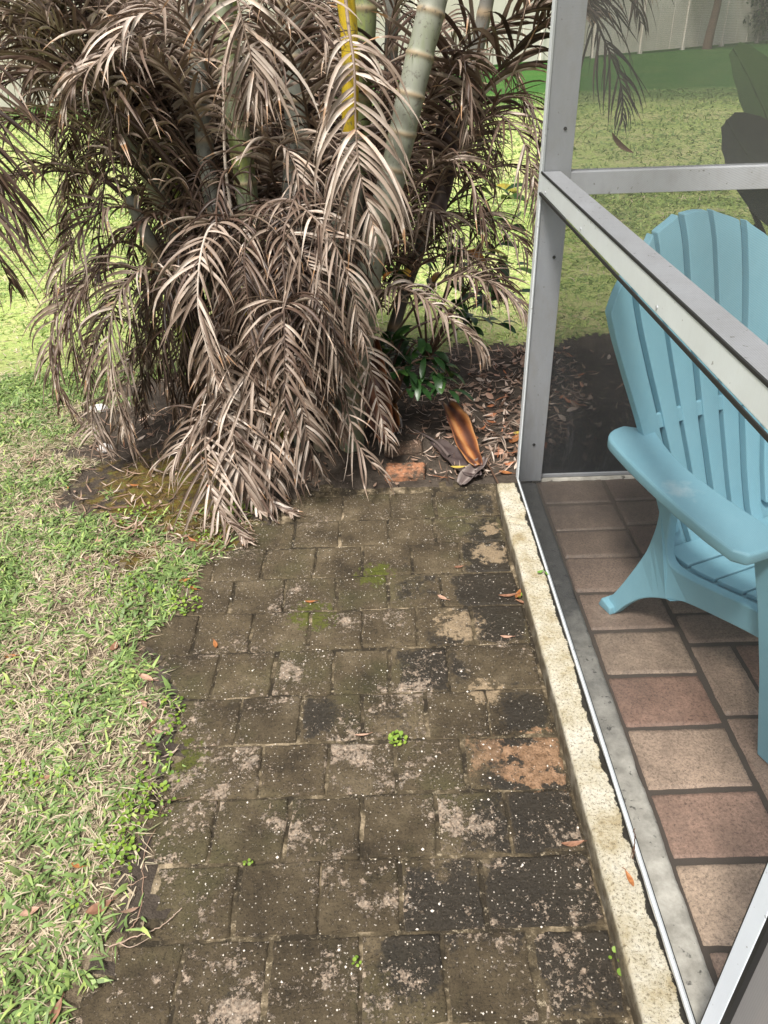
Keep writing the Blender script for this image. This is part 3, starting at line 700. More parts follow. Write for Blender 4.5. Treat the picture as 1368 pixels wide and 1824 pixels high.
# dark vine-covered shrub against the fence
vb = np.array([15.3, 33.0, 0.0])
vs = tag(empty('fence_shrub', vb), 'dark green straggly shrub growing against the white fence at the right', 'shrub')
stems = []
for k in range(9):
    a = rng.normal(0, .5); P = catmull([(a * .3, 0, 0), (a * .7, rng.normal(0, .1), .7), (a * 1.4, rng.normal(0, .1), 1.5 + rng.random() * .5)], 8)
    V_, Q_ = tube_arrays(P, np.linspace(.03, .01, 8), 5); mesh_np('stem', V_, Q_, MBARK, vs, attrs={'tint': np.full(len(V_), .2)})
c = np.vstack([rng.normal(0, 1, (1500, 3)) * (1.1, .25, .42) + (0, 0, 1.6), rng.normal(0, 1, (500, 3)) * (.5, .2, .3) + (-.2, 0, .7)]); c = c[c[:, 2] > .1]
leaf_cloud('foliage', c, rng.normal(0, 1, (len(c), 3)), .17, .08, MLEAF, vs, rng.random(len(c)) * .45, seed=5)

# ------------------------------------------------------------------ big-leaved plant beyond the back screen
bp = tag(empty('broad_leaf_plant', (1.72, 3.05, 0)), 'dark broad leaved tropical plant outside the back screen at the right edge', 'plant')
MBL = m_tint('broad_leaf', [(0, (.012, .022, .014)), (.5, (.03, .065, .02)), (1, (.07, .16, .03))], .4, .5, .2, 6)
def big_leaf(pix, w, Y, tint, cupn=.25):
    P = catmull([at(a, b, Y + c) for a, b, c in pix], 18); P = P - np.array([1.72, 3.05, 0])
    T = np.gradient(P, axis=0); T /= np.linalg.norm(T, axis=1)[:, None]
    S = np.cross(T, np.array([.35, -1, .3])); S /= np.linalg.norm(S, axis=1)[:, None]; N = np.cross(S, T)
    V, tt = [], np.linspace(0, 1, 18)
    for i in range(18):
        ww = w * (math.sin(math.pi * min(.985, .06 + tt[i] * .90)) ** .65) / 2
        for s in np.linspace(-1, 1, 9):
            V.append(P[i] + S[i] * ww * s + N[i] * (cupn * ww * abs(s) ** 1.3 + .003 * math.sin(i * 2.9 + abs(s) * 5)))
    Q = [(i * 9 + k, i * 9 + k + 1, (i + 1) * 9 + k + 1, (i + 1) * 9 + k) for i in range(17) for k in range(8)]
    o = mesh_np('leaf_blade', V, Q, MBL, bp, attrs={'tint': np.full(len(V), tint)})
    V_, Q_ = tube_arrays(P, np.linspace(.008, .003, 18), 6); mesh_np('midrib', V_, Q_, MBL, o, attrs={'tint': np.full(len(V_), tint + .15)})
big_leaf([(1480, 490, 0), (1430, 370, 0), (1385, 255, 0), (1342, 155, 0), (1306, 86, 0)], .22, 3.0, 1.0)
big_leaf([(1500, 430, .1), (1430, 380, .0), (1370, 325, -.1), (1322, 262, -.1), (1294, 214, -.1)], .27, 2.95, .03)
big_leaf([(1560, 300, .4), (1470, 150, .3), (1440, 0, .2), (1425, -120, .2)], .22, 3.2, .5)
for pix in ([(1335, 362, 0), (1352, 400, 0), (1385, 480, 0), (1440, 620, 0)], [(1345, 400, .05), (1362, 440, .05), (1400, 520, .03), (1450, 640, 0)], [(1470, 420, 0), (1475, 500, 0), (1470, 640, 0)]):
    P = catmull([at(a, b, 3.0 + c) for a, b, c in pix], 12) - np.array([1.72, 3.05, 0]); P[-1, 2] = 0
    V_, Q_ = tube_arrays(P, np.linspace(.009, .014, 12), 7); mesh_np('leaf_stalk', V_, Q_, MBL, bp, attrs={'tint': np.full(len(V_), .1)})

# ------------------------------------------------------------------ the dying clumping palm
PB = np.array([-.25, 2.95, 0.0])
palm = tag(empty('clumping_palm', PB), 'large clump of ringed palm canes draped in dead brown fronds beyond the path', 'palm')
def cane(pix, r0, r1, tint, rings=.11, name='cane'):
    P = catmull([at(a, b, Y) for a, b, Y in pix], 300)
    P[0, 2] = min(P[0, 2], -.02)
    s = np.concatenate([[0], np.cumsum(np.linalg.norm(np.diff(P, axis=0), axis=1))])
    ph = (s / rings + .3 * np.sin(s * 5)) % 1.0
    ring = np.exp(-((ph - .5) / .07) ** 2)
    rad = np.interp(s, [0, s[-1]], [r0, r1]) * (1 + .09 * ring + .02 * np.sin(ph * 6.28))
    V_, Q_ = tube_arrays(P - PB, rad, 16)
    tn = tint if callable(tint) else (lambda q: np.full_like(q, tint))
    tv = tn(s / s[-1])
    return mesh_np(name, V_, Q_, MCN, palm, attrs={'tint': np.repeat(tv, 16), 'ring': np.repeat(ring, 16), 'along': np.repeat(s, 16)})
cane([(625, 770, 2.70), (648, 560, 2.68), (668, 430, 2.68), (700, 310, 2.68), (727, 190, 2.68), (748, 100, 2.70), (775, -10, 2.72), (800, -130, 2.75)], .050, .040, lambda q: .58 - .12 * q + .05 * np.sin(q * 40), .125)
cane([(600, 770, 2.95), (605, 560, 2.98), (630, 360, 3.0), (648, 100, 3.0), (652, -60, 3.0)], .04, .036, lambda q: np.where(q < .6, .5, .72), .15)
cane([(590, 760, 2.75), (608, 480, 2.8), (622, 250, 2.82), (622, 60, 2.82), (605, -60, 2.82)], .024, .028, lambda q: np.where(q > .72, .98, .42), .4)
cane([(510, 790, 2.78), (478, 580, 2.76), (450, 430, 2.76), (434, 300, 2.78), (415, 170, 2.8), (395, 20, 2.84), (390, -60, 2.86)], .042, .034, lambda q: .80 - .2 * q + .08 * np.sin(q * 30), .095)
cane([(400, 760, 3.0), (352, 560, 3.02), (318, 430, 3.02), (275, 320, 3.03), (240, 240, 3.03), (215, 160, 3.05), (190, 40, 3.1), (180, -60, 3.1)], .046, .040, .48, .14)
cane([(440, 750, 3.15), (390, 520, 3.15), (345, 390, 3.15), (300, 230, 3.15), (262, 100, 3.15), (240, -40, 3.15)], .05, .05, lambda q: np.where(q > .5, .80, .58), .2)
cane([(385, 760, 2.8), (330, 590, 2.78), (296, 500, 2.75), (262, 420, 2.75), (228, 350, 2.76)], .040, .020, lambda q: np.where(q < .55, .86, .35), .3)
cane([(572, 790, 2.7), (580, 680, 2.68), (585, 610, 2.68), (592, 480, 2.72), (590, 330, 2.78)], .030, .026, .5, .2)
cane([(545, 760, 3.2), (545, 500, 3.2), (535, 300, 3.2), (520, 100, 3.2), (515, -60, 3.2)], .045, .042, .36, .16)
cane([(480, 760, 3.1), (470, 520, 3.1), (420, 300, 3.1), (405, 100, 3.1), (405, -60, 3.1)], .036, .036, lambda q: .78 + .0 * q, .18)
cane([(620, 760, 3.05), (640, 500, 3.05), (650, 400, 3.05), (690, 200, 3.1), (700, -40, 3.1)], .022, .024, .25, .2)
cane([(660, 750, 3.2), (720, 520, 3.25), (790, 330, 3.3), (840, 130, 3.3), (880, -60, 3.3)], .03, .026, .2, .2)
cane([(455, 770, 2.85), (420, 640, 2.83), (400, 480, 2.84), (370, 300, 2.88), (350, 100, 2.95), (345, -50, 3.0)], .03, .03, .30, .15)
cane([(540, 800, 2.7), (515, 700, 2.68), (500, 560, 2.7), (510, 400, 2.76), (520, 260, 2.85)], .028, .022, .33, .14)

NF = [0]; stuffV, stuffQ, stuffT = [], [], []
def frond(P3, Lm, w=.016, tint=.55, tvar=.22, nl=None, droop=1.45, spread=.9, start=.18, rr=.006, seed=None, curl=.5, jit=.16, as_stuff=False, name='frond', rtint=None):
    NF[0] += 1; r = np.random.default_rng(1000 + NF[0] if seed is None else seed)
    P = catmull(np.asarray(P3, float), 60); wv = np.linspace(0, 1, 60); P = P + (np.sin(wv[:, None] * r.uniform(5, 12, 3) + r.uniform(0, 6, 3)) * .012) * (wv[:, None]); P[:, 2] = np.maximum(P[:, 2], .018)
    seg = np.linalg.norm(np.diff(P, axis=0), axis=1); s = np.concatenate([[0], np.cumsum(seg)]); Lt = s[-1]
    T = np.gradient(P, axis=0); T /= np.linalg.norm(T, axis=1)[:, None] + 1e-9
    if nl is None: nl = int(np.clip(Lt * (1 - start) * 72, 20, 90))
    u = np.linspace(start, .995, nl); u = np.concatenate([u, u]) + r.normal(0, .004, 2 * nl)
    u = np.clip(u, 0, 1); side = np.concatenate([np.ones(nl), -np.ones(nl)])
    keep = (r.random(2 * nl) > .08) & (np.sin(u * r.uniform(14, 30) + side * 2 + r.uniform(0, 6)) > -.86); u, side = u[keep], side[keep]; n = len(u)
    q = u * Lt; p0 = np.stack([np.interp(q, s, P[:, k]) for k in range(3)], 1); t0 = np.stack([np.interp(q, s, T[:, k]) for k in range(3)], 1)
    # sideways axis: horizontal, perpendicular to travel; blended to stay stable where the rachis hangs plumb
    trav = P[-1] - P[0]; trav[2] = 0
    if np.linalg.norm(trav) < .05: trav = np.array([.2, -1, 0])
    hx = np.cross(trav, [0, 0, 1.0]); hx /= np.linalg.norm(hx)
    if abs(hx[0]) < .45: hx = hx * .5 + np.array([.6, -.1, 0]) * np.sign(hx[0] + 1e-6); hx /= np.linalg.norm(hx)
    sd = hx[None] * side[:, None]
    v = (u - start) / (1 - start)
    prof = np.interp(v, [0, .12, .4, .75, 1], [.55, .85, 1.0, .72, .22])
    L = Lm * 1.12 * prof * r.uniform(.62, 1.15, n) * np.where(r.random(n) < .10, r.uniform(.25, .6, n), 1)
    fw = np.interp(v, [0, .5, 1], [.35, .7, 1.5])
    nrm = np.cross(t0, sd); nrm[nrm[:, 2] < 0] *= -1
    d = sd * (spread * r.uniform(.55, 1.15, n))[:, None] + t0 * fw[:, None] + nrm * .25 + r.normal(0, jit, (n, 3)); d /= np.linalg.norm(d, axis=1)[:, None]
    S = np.cross(d, nrm); S /= np.linalg.norm(S, axis=1)[:, None] + 1e-9
    w = w * .70; ns = 9; pos = p0.copy(); rows = []; cv = r.normal(0, curl, (n, 3)) ; dr = droop * r.uniform(.7, 1.35, n)
    tw = r.normal(0, .5, n)
    for k in range(ns + 1):
        tt = k / ns
        ww = w * np.interp(tt, [0, .12, .4, .75, 1], [.35, .85, 1.0, .6, .06]) / 2 * np.interp(v, [0, .2, .8, 1], [.8, 1, .9, .6])
        N = np.cross(S, d)
        rows.append(np.stack([pos - S * ww[:, None] + N * (.6 * ww)[:, None], pos, pos + S * ww[:, None] + N * (.6 * ww)[:, None]], 1))
        pos = pos + d * (L / ns)[:, None]; pos[:, 2] = np.maximum(pos[:, 2], .012 + .01 * r.random(n))
        d = d + (np.array([0, 0, -1.0]) * (dr * (.5 + 1.0 * tt))[:, None] + cv * .8 * (tt > .35)) * (1.6 / ns)
        d /= np.linalg.norm(d, axis=1)[:, None] + 1e-9
        S = S - d * (S * d).sum(1)[:, None]; S = S + np.cross(d, S) * (tw * .35)[:, None]; S /= np.linalg.norm(S, axis=1)[:, None] + 1e-9
    V = np.stack(rows, 1); m = (ns + 1) * 3; V = V.reshape(-1, 3)
    qq = np.array([(k * 3 + a, k * 3 + a + 1, (k + 1) * 3 + a + 1, (k + 1) * 3 + a) for k in range(ns) for a in (0, 1)])
    Q = (np.arange(n)[:, None, None] * m + qq[None]).reshape(-1, 4)
    lt = np.clip(tint + r.normal(0, tvar * .8, n), 0.02, .9)
    along = np.repeat(np.linspace(0, 1, ns + 1), 3)
    Tn = (lt[:, None] + (along[None] - .35) * -.12 * (1 + 0 * lt[:, None]))
    tips = (r.random(n) < .25); Tn = np.where(tips[:, None] & (along[None] > .7), .97, Tn).ravel()
    rad = np.linspace(rr, rr * .25, 60); Vr, Qr = tube_arrays(P, rad, 6); 
    off = np.array(PB)
    if as_stuff:
        b = sum(len(x) for x in stuffV); stuffV.append(V - off); stuffQ.append(Q + b); stuffT.append(Tn)
        b += len(V); stuffV.append(Vr - off); stuffQ.append(Qr + b); stuffT.append(np.full(len(Vr), .3)); return
    o = mesh_np(name, V - off, Q, MDL, palm, attrs={'tint': Tn})
    mesh_np('rachis', Vr - off, Qr, MDL, o, attrs={'tint': np.full(len(Vr), tint * .8 if rtint is None else rtint)})
    return o
def FR(pix, Lm, **k):
    k.setdefault('droop', .95); k.setdefault('jit', .10); k.setdefault('curl', .38); Lm *= 1.12
    return frond([at(a, b, Y) for a, b, Y in pix], Lm, **k)

# signature fronds read off the photograph
FR([(612, -40, 2.8), (622, 60, 2.62), (628, 115, 2.55), (634, 200, 2.52), (645, 300, 2.5), (662, 400, 2.5), (668, 450, 2.5)], .27, tint=.68, w=.019, droop=1.5, start=.28, spread=1.1)
FR([(395, -80, 2.75), (420, -30, 2.65), (432, 40, 2.6), (445, 120, 2.58), (452, 190, 2.58)], .27, tint=.66, w=.018, start=.05)
FR([(440, 480, 2.75), (400, 405, 2.6), (372, 412, 2.5), (352, 480, 2.42), (350, 560, 2.38), (378, 650, 2.36), (400, 700, 2.36)], .20, tint=.6, w=.017, start=.22, spread=.9, rtint=.85)
FR([(420, 560, 2.6), (385, 600, 2.45), (395, 700, 2.38), (425, 800, 2.36), (470, 880, 2.30), (515, 918, 2.24)], .21, tint=.58, w=.017, start=.2, spread=.8)
FR([(330, 560, 2.72), (300, 495, 2.6), (250, 485, 2.52), (205, 540, 2.48), (190, 620, 2.47), (200, 700, 2.47), (225, 770, 2.47)], .22, tint=.60, w=.014, start=.18)
FR([(300, 560, 2.8), (240, 480, 2.72), (170, 490, 2.68), (110, 550, 2.66), (90, 630, 2.66), (105, 710, 2.66), (140, 760, 2.62)], .21, tint=.45, w=.013, start=.2)
FR([(330, 540, 2.85), (260, 450, 2.8), (190, 440, 2.76), (140, 520, 2.74), (135, 620, 2.72), (160, 700, 2.72)], .20, tint=.4, w=.013)
FR([(520, 420, 2.8), (505, 365, 2.62), (540, 375, 2.5), (590, 430, 2.45), (625, 500, 2.42), (645, 570, 2.42), (655, 610, 2.42)], .20, tint=.62, w=.013, start=.25, droop=1.3)
FR([(470, 470, 2.8), (490, 420, 2.6), (520, 420, 2.5), (560, 490, 2.44), (590, 580, 2.42), (610, 680, 2.42)], .22, tint=.55, w=.014)
FR([(650, 600, 2.85), (680, 525, 2.7), (730, 520, 2.6), (790, 555, 2.55), (840, 600, 2.5), (875, 640, 2.5)], .17, tint=.6, w=.017, start=.18, droop=1.5)
FR([(700, 600, 2.95), (760, 520, 2.85), (820, 490, 2.75), (880, 505, 2.7), (925, 550, 2.65), (945, 610, 2.62)], .19, tint=.5, w=.015, start=.22)
FR([(510, 700, 2.6), (505, 610, 2.45), (520, 650, 2.38), (535, 720, 2.35), (560, 800, 2.34), (580, 850, 2.34)], .20, tint=.60, w=.016, start=.25)
FR([(560, 640, 2.6), (570, 600, 2.5), (590, 640, 2.46), (600, 720, 2.44), (610, 780, 2.44)], .18, tint=.45, w=.015)
FR([(620, 620, 2.75), (640, 590, 2.62), (655, 640, 2.56), (672, 700, 2.54), (688, 770, 2.52), (694, 800, 2.52)], .16, tint=.65, w=.014, start=.2)
FR([(560, 700, 2.6), (600, 690, 2.5), (622, 740, 2.44), (640, 790, 2.40), (660, 830, 2.36), (688, 855, 2.34)], .17, tint=.62, w=.014, nl=12, spread=.5, start=.35, droop=1.2)
FR([(430, 640, 2.6), (445, 600, 2.48), (450, 680, 2.40), (470, 770, 2.36), (500, 860, 2.32)], .24, tint=.62, w=.017, spread=.8)
FR([(400, 700, 2.5), (370, 740, 2.36), (365, 810, 2.28), (380, 880, 2.22), (405, 930, 2.16), (440, 975, 2.09)], .20, tint=.62, w=.013, spread=.75, start=.12)
FR([(400, 720, 2.5), (360, 750, 2.40), (330, 790, 2.36), (300, 840, 2.34)], .18, tint=.52, w=.012, start=.1, nl=26)
FR([(430, 700, 2.5), (415, 760, 2.36), (420, 820, 2.30), (445, 880, 2.27), (470, 915, 2.24)], .22, tint=.66, w=.018, spread=.7, start=.1)
FR([(300, 640, 2.75), (240, 620, 2.68), (225, 690, 2.64), (230, 770, 2.62), (250, 835, 2.60)], .17, tint=.5, w=.012)
FR([(290, 600, 2.8), (200, 570, 2.7), (165, 640, 2.66), (165, 720, 2.64), (185, 790, 2.6)], .18, tint=.45, w=.012)
FR([(200, 700, 2.66), (170, 720, 2.62), (165, 770, 2.58), (195, 815, 2.54)], .12, tint=.6, w=.012, nl=20, tvar=.1)
# upper left: long fronds sweeping out to the left and hanging
FR([(370, 400, 2.9), (330, 330, 2.85), (250, 240, 2.75), (170, 165, 2.65), (80, 130, 2.55), (0, 150, 2.5), (-70, 220, 2.45)], .30, tint=.36, w=.019, start=.3, rtint=.12)
FR([(340, 420, 2.9), (270, 330, 2.85), (190, 260, 2.75), (100, 215, 2.7), (20, 215, 2.65), (-60, 270, 2.6)], .28, tint=.33, w=.017, start=.3, rtint=.12)
FR([(330, 400, 3.0), (270, 280, 2.95), (200, 170, 2.85), (120, 80, 2.75), (40, 30, 2.65), (-60, 40, 2.6)], .30, tint=.5, w=.018, start=.25, rtint=.12)
FR([(380, 380, 3.0), (320, 230, 2.95), (260, 110, 2.9), (180, 20, 2.8), (90, -30, 2.7), (0, -40, 2.6)], .30, tint=.62, w=.018, start=.2, rtint=.15)
FR([(350, 430, 2.95), (280, 370, 2.9), (190, 320, 2.85), (110, 300, 2.8), (30, 320, 2.75), (-50, 380, 2.7)], .26, tint=.38, w=.015, start=.3, rtint=.12)
FR([(360, 460, 2.8), (300, 400, 2.75), (220, 370, 2.7), (150, 400, 2.66), (115, 460, 2.64), (100, 520, 2.62)], .22, tint=.40, w=.014, start=.25)
FR([(390, 300, 2.9), (350, 200, 2.75), (300, 120, 2.65), (230, 90, 2.55), (160, 130, 2.5), (120, 200, 2.48)], .26, tint=.58, w=.017)
FR([(400, 250, 2.9), (370, 120, 2.75), (330, 40, 2.65), (280, 10, 2.6), (230, 40, 2.55), (200, 110, 2.52)], .26, tint=.62, w=.017)
FR([(-160, -60, 2.2), (-110, 60, 2.15), (-70, 200, 2.1), (-40, 320, 2.08), (-10, 420, 2.06), (15, 520, 2.05)], .26, tint=.22, w=.014, start=.05, spread=.7, rtint=.1)
FR([(-120, 100, 2.4), (-60, 160, 2.35), (-20, 260, 2.32), (10, 340, 2.3), (50, 420, 2.3)], .22, tint=.28, w=.013, start=.05, spread=.6, rtint=.1)
# centre top
FR([(470, 420, 3.0), (485, 250, 2.9), (480, 120, 2.8), (500, 30, 2.7), (540, 10, 2.6), (575, 70, 2.55)], .26, tint=.5, w=.017)
FR([(560, 300, 3.0), (545, 200, 2.9), (520, 100, 2.8), (480, 60, 2.7), (460, 110, 2.65), (455, 200, 2.64)], .26, tint=.45, w=.016)
FR([(380, 380, 3.05), (360, 200, 3.0), (340, 60, 2.95), (330, -40, 2.9), (310, -120, 2.8)], .28, tint=.48, w=.017)
FR([(500, 360, 2.9), (480, 290, 2.75), (500, 260, 2.65), (530, 300, 2.6), (540, 380, 2.58)], .20, tint=.52, w=.015)
FR([(560, 440, 2.9), (560, 320, 2.78), (580, 250, 2.68), (600, 270, 2.62), (600, 360, 2.6)], .22, tint=.42, w=.014)
FR([(480, 520, 2.8), (455, 440, 2.65), (440, 400, 2.58), (425, 440, 2.52), (430, 520, 2.5), (445, 600, 2.5)], .20, tint=.5, w=.014)
FR([(520, 560, 2.8), (530, 480, 2.65), (520, 460, 2.58), (500, 500, 2.52), (495, 580, 2.5), (510, 660, 2.48)], .20, tint=.42, w=.014)
# right side: thin arching fronds against the bright lawn
FR([(690, 480, 3.05), (760, 330, 3.0), (830, 210, 2.95), (900, 110, 2.9), (990, 20, 2.85), (1090, -40, 2.8)], .30, tint=.34, w=.022, droop=.9, start=.3, rtint=.1)
FR([(700, 420, 3.0), (750, 220, 2.95), (800, 120, 2.9), (870, 55, 2.85), (960, 10, 2.8), (1050, 30, 2.75)], .28, tint=.38, w=.022, droop=.8, start=.3, rtint=.12)
FR([(700, 500, 3.05), (760, 370, 3.0), (830, 250, 2.95), (890, 180, 2.92), (945, 190, 2.9), (975, 260, 2.88), (985, 330, 2.88)], .22, tint=.42, w=.012, start=.3)
FR([(720, 470, 3.0), (790, 310, 2.95), (860, 215, 2.9), (915, 230, 2.85), (950, 300, 2.82), (968, 380, 2.8)], .21, tint=.50, w=.014, start=.28)
FR([(700, 520, 3.1), (760, 420, 3.05), (840, 320, 3.0), (910, 300, 2.95), (955, 350, 2.92), (965, 430, 2.9)], .20, tint=.38, w=.012, start=.28)
FR([(700, 540, 3.1), (770, 430, 3.05), (850, 390, 3.0), (915, 410, 2.95), (945, 470, 2.92)], .20, tint=.33, w=.012, start=.25)
FR([(690, 470, 2.95), (730, 350, 2.85), (780, 290, 2.78), (830, 310, 2.72), (855, 380, 2.7), (850, 440, 2.7)], .19, tint=.45, w=.013, start=.22)
FR([(690, 560, 3.0), (740, 480, 2.95), (800, 450, 2.9), (860, 470, 2.85), (905, 530, 2.8)], .18, tint=.3, w=.011, start=.25)
FR([(720, 300, 3.0), (770, 160, 2.9), (800, 110, 2.82), (830, 150, 2.76), (840, 240, 2.74)], .20, tint=.45, w=.018, start=.2)
FR([(650, 400, 3.1), (680, 200, 3.0), (690, 60, 2.95), (720, -30, 2.9), (790, -60, 2.85)], .26, tint=.40, w=.018)
FR([(900, -260, 2.95), (980, -120, 2.85), (1040, -20, 2.8), (1080, 70, 2.78), (1100, 150, 2.77), (1108, 205, 2.77)], .24, tint=.14, w=.012, start=.1, rtint=.08)
FR([(1000, -260, 2.95), (1060, -130, 2.9), (1100, -70, 2.88), (1130, -20, 2.86), (1145, 40, 2.86)], .20, tint=.12, w=.012, start=.1, rtint=.08)
nsig = NF[0]
# the rest of the clump: arching dead fronds all round, thick near the foot
def pix_of(p):
    d = np.asarray(p, float) - np.array([0, 0, H]); z = d @ fwd; return W_ / 2 + F * (d @ rt) / z, H_ / 2 - F * (d @ up) / z
k = 0
while NF[0] < 98 and k < 4000:
    r = np.random.default_rng(500 + k); k += 1
    az = r.uniform(0, 2 * np.pi); h = np.array([math.cos(az), math.sin(az) * .8, 0])
    if NF[0] < nsig + 26:                                   # long stems fanning up and out, tips arching over
        el = R(r.uniform(48, 80)); L = r.uniform(.75, 1.35); z0 = r.uniform(.05, .55)
        b = PB + np.array([math.cos(az) * .14, math.sin(az) * .14, z0]); d = h * math.cos(el) + np.array([0, 0, math.sin(el)])
        e = b + d * L; o_ = r.uniform(.22, .42)
        pts = [b, b + d * L * .5, e, e + h * o_ * .45 + [0, 0, .06], e + h * o_ * .85 + [0, 0, -.08], e + h * o_ * 1.15 + [0, 0, -.32]]
        st, tn, lm = r.uniform(.3, .42), r.uniform(.25, .62), r.uniform(.16, .23)
    else:                                                   # short low ones spilling outwards
        z0 = r.uniform(.15, .75); L = r.uniform(.35, .75); b = PB + np.array([math.cos(az) * .2, math.sin(az) * .2, z0]); q_ = r.uniform(.05, .22)
        pts = [b - [0, 0, .1], b + h * L * .3 + [0, 0, q_], b + h * L * .65 + [0, 0, q_ * .9], b + h * L + [0, 0, -.12], b + h * L * 1.15 + [0, 0, -.40]]
        st, tn, lm = .2, r.uniform(.25, .55), r.uniform(.13, .20)
    bad = False
    for q in pts[1:]:
        x_, y_ = pix_of(q); lim = 640 if x_ > 660 else 800
        if (x_ > 640 and y_ > 600) or (x_ > 950) or (x_ < 100 and y_ > 260) or y_ > lim: bad = True
        if q[1] < 2.9 and abs(x_ - (640 + (560 - y_) * .24)) < 70 and y_ < 560: bad = True
        if q[1] < 2.85 and (abs(x_ - 435) < 55 and y_ < 430): bad = True
        if q[1] < 2.7 and y_ < 300: bad = True
        if NF[0] >= nsig + 26 and 420 < x_ < 660 and y_ > 380 and q[1] < 2.8: bad = True
    if bad: continue
    frond(pts, lm, tint=tn, w=r.uniform(.009, .016), start=st, droop=r.uniform(.8, 1.5), rtint=r.uniform(.05, .3))
# lowest thatch, uncountable shreds at the foot
for k in range(90):
    r = np.random.default_rng(900 + k)
    az = r.uniform(np.pi * .95, np.pi * 1.75) if k % 4 else r.uniform(0, np.pi)
    z0 = r.uniform(.12, .85) if k < 46 else r.uniform(.2, 1.1); b = PB + np.array([math.cos(az) * .24 + r.normal(0, .1), math.sin(az) * .2, z0]); h = np.array([math.cos(az), math.sin(az), 0])
    L = r.uniform(.12, .34)
    pts = [b, b + h * L * .5 + [0, 0, .06], b + h * L + [0, 0, -.05], b + h * (L * 1.15) + [0, 0, -.25], b + h * (L * 1.2) + [0, 0, -min(z0 + .05, .55)]]
    if 12 <= k < 30 and math.sin(az) < -.25: continue
    if any((pix_of(q)[0] > 640 and pix_of(q)[1] > 640) or pix_of(q)[1] > 860 or pix_of(q)[0] > 720 for q in pts): continue
    frond(pts, r.uniform(.14, .22), tint=r.uniform(.12, .5) if k < 30 else r.uniform(.02, .24), w=r.uniform(.009, .013), start=.05, as_stuff=True)  # later shreds tinted darker: the clump's inner shade put into colour
nf_ = 0
for k in range(4000):                     # the back of the clump, too tangled to count
    r = np.random.default_rng(3000 + k); az = r.uniform(-.25, np.pi + .35); h = np.array([math.cos(az), math.sin(az) * .7, 0])
    el = R(r.uniform(40, 84)); L = r.uniform(.5, 1.45); b = PB + np.array([math.cos(az) * .15, .1 + math.sin(az) * .14, r.uniform(.05, .5)]); d = h * math.cos(el) + np.array([0, 0, math.sin(el)]); e = b + d * L; o_ = r.uniform(.2, .42)
    pts = [b, b + d * L * .5, e, e + h * o_ * .5 + [0, 0, .05], e + h * o_ * .9 + [0, 0, -.1], e + h * o_ * 1.15 + [0, 0, -.34]]
    if any(pix_of(q)[0] > (900 if nf_ % 3 == 0 else 760) or (pix_of(q)[0] < 130 and pix_of(q)[1] > 230) or q[1] < 2.85 for q in pts[1:]): continue
    frond(pts, r.uniform(.17, .24), tint=r.uniform(.12, .5), w=r.uniform(.010, .014), start=.3, droop=r.uniform(.9, 1.5), rtint=.12, as_stuff=True); nf_ += 1
    if nf_ >= 52: break
nf_ = 0
for k in range(3000):                     # dead fronds crowding out to the left
    r = np.random.default_rng(7000 + k); az = r.uniform(2.5, 3.9); h = np.array([math.cos(az), math.sin(az) * .7, 0])
    el = R(r.uniform(35, 66)); L = r.uniform(.7, 1.6); b = PB + np.array([-.12, .0, r.uniform(.15, .7)]); d = h * math.cos(el) + np.array([0, 0, math.sin(el)]); e = b + d * L; o_ = r.uniform(.25, .5)
    pts = [b, b + d * L * .5, e, e + h * o_ * .5 + [0, 0, .04], e + h * o_ * .95 + [0, 0, -.1], e + h * o_ * 1.2 + [0, 0, -.36]]
    xy = pix_of(pts[-1])
    if xy[0] > 330 or (xy[0] < 110 and xy[1] > 250) or xy[1] > 520 or min(q[1] for q in pts) < 2.5: continue
    frond(pts, r.uniform(.18, .26), tint=r.uniform(.3, .62), w=r.uniform(.011, .015), start=.35, droop=r.uniform(.9, 1.6), rtint=.1, as_stuff=True); nf_ += 1
    if nf_ >= 22: break
mesh_np('thatch', np.vstack(stuffV), np.vstack(stuffQ), MDL, palm, attrs={'tint': np.concatenate(stuffT)})['kind'] = 'stuff'
# bare stalks: dark red and yellow petioles between the canes
for pix, r0, tn in (([(392, 620, 2.72), (372, 420, 2.7), (330, 330, 2.7), (270, 250, 2.7), (200, 190, 2.7)], .011, .12), ([(430, 560, 2.74), (418, 420, 2.72), (402, 300, 2.72), (398, 180, 2.74)], .007, .88),
                    ([(440, 640, 2.74), (436, 520, 2.72), (425, 440, 2.72)], .006, .9), ([(340, 560, 2.8), (270, 420, 2.78), (210, 340, 2.78), (150, 300, 2.78)], .012, .12),
                    ([(690, 700, 2.8), (720, 600, 2.8), (790, 560, 2.8), (880, 500, 2.8)], .006, .1), ([(560, 640, 2.72), (530, 520, 2.7), (515, 420, 2.72)], .012, .2)):
    P = catmull([at(*q) for q in pix], 24) - PB; V_, Q_ = tube_arrays(P, np.linspace(r0, r0 * .6, 24), 7)
    mesh_np('petiole', V_, Q_, MDL if tn < .9 else MCN, palm, attrs={'tint': np.full(len(V_), tn), 'ring': np.zeros(len(V_)), 'along': np.zeros(len(V_))})
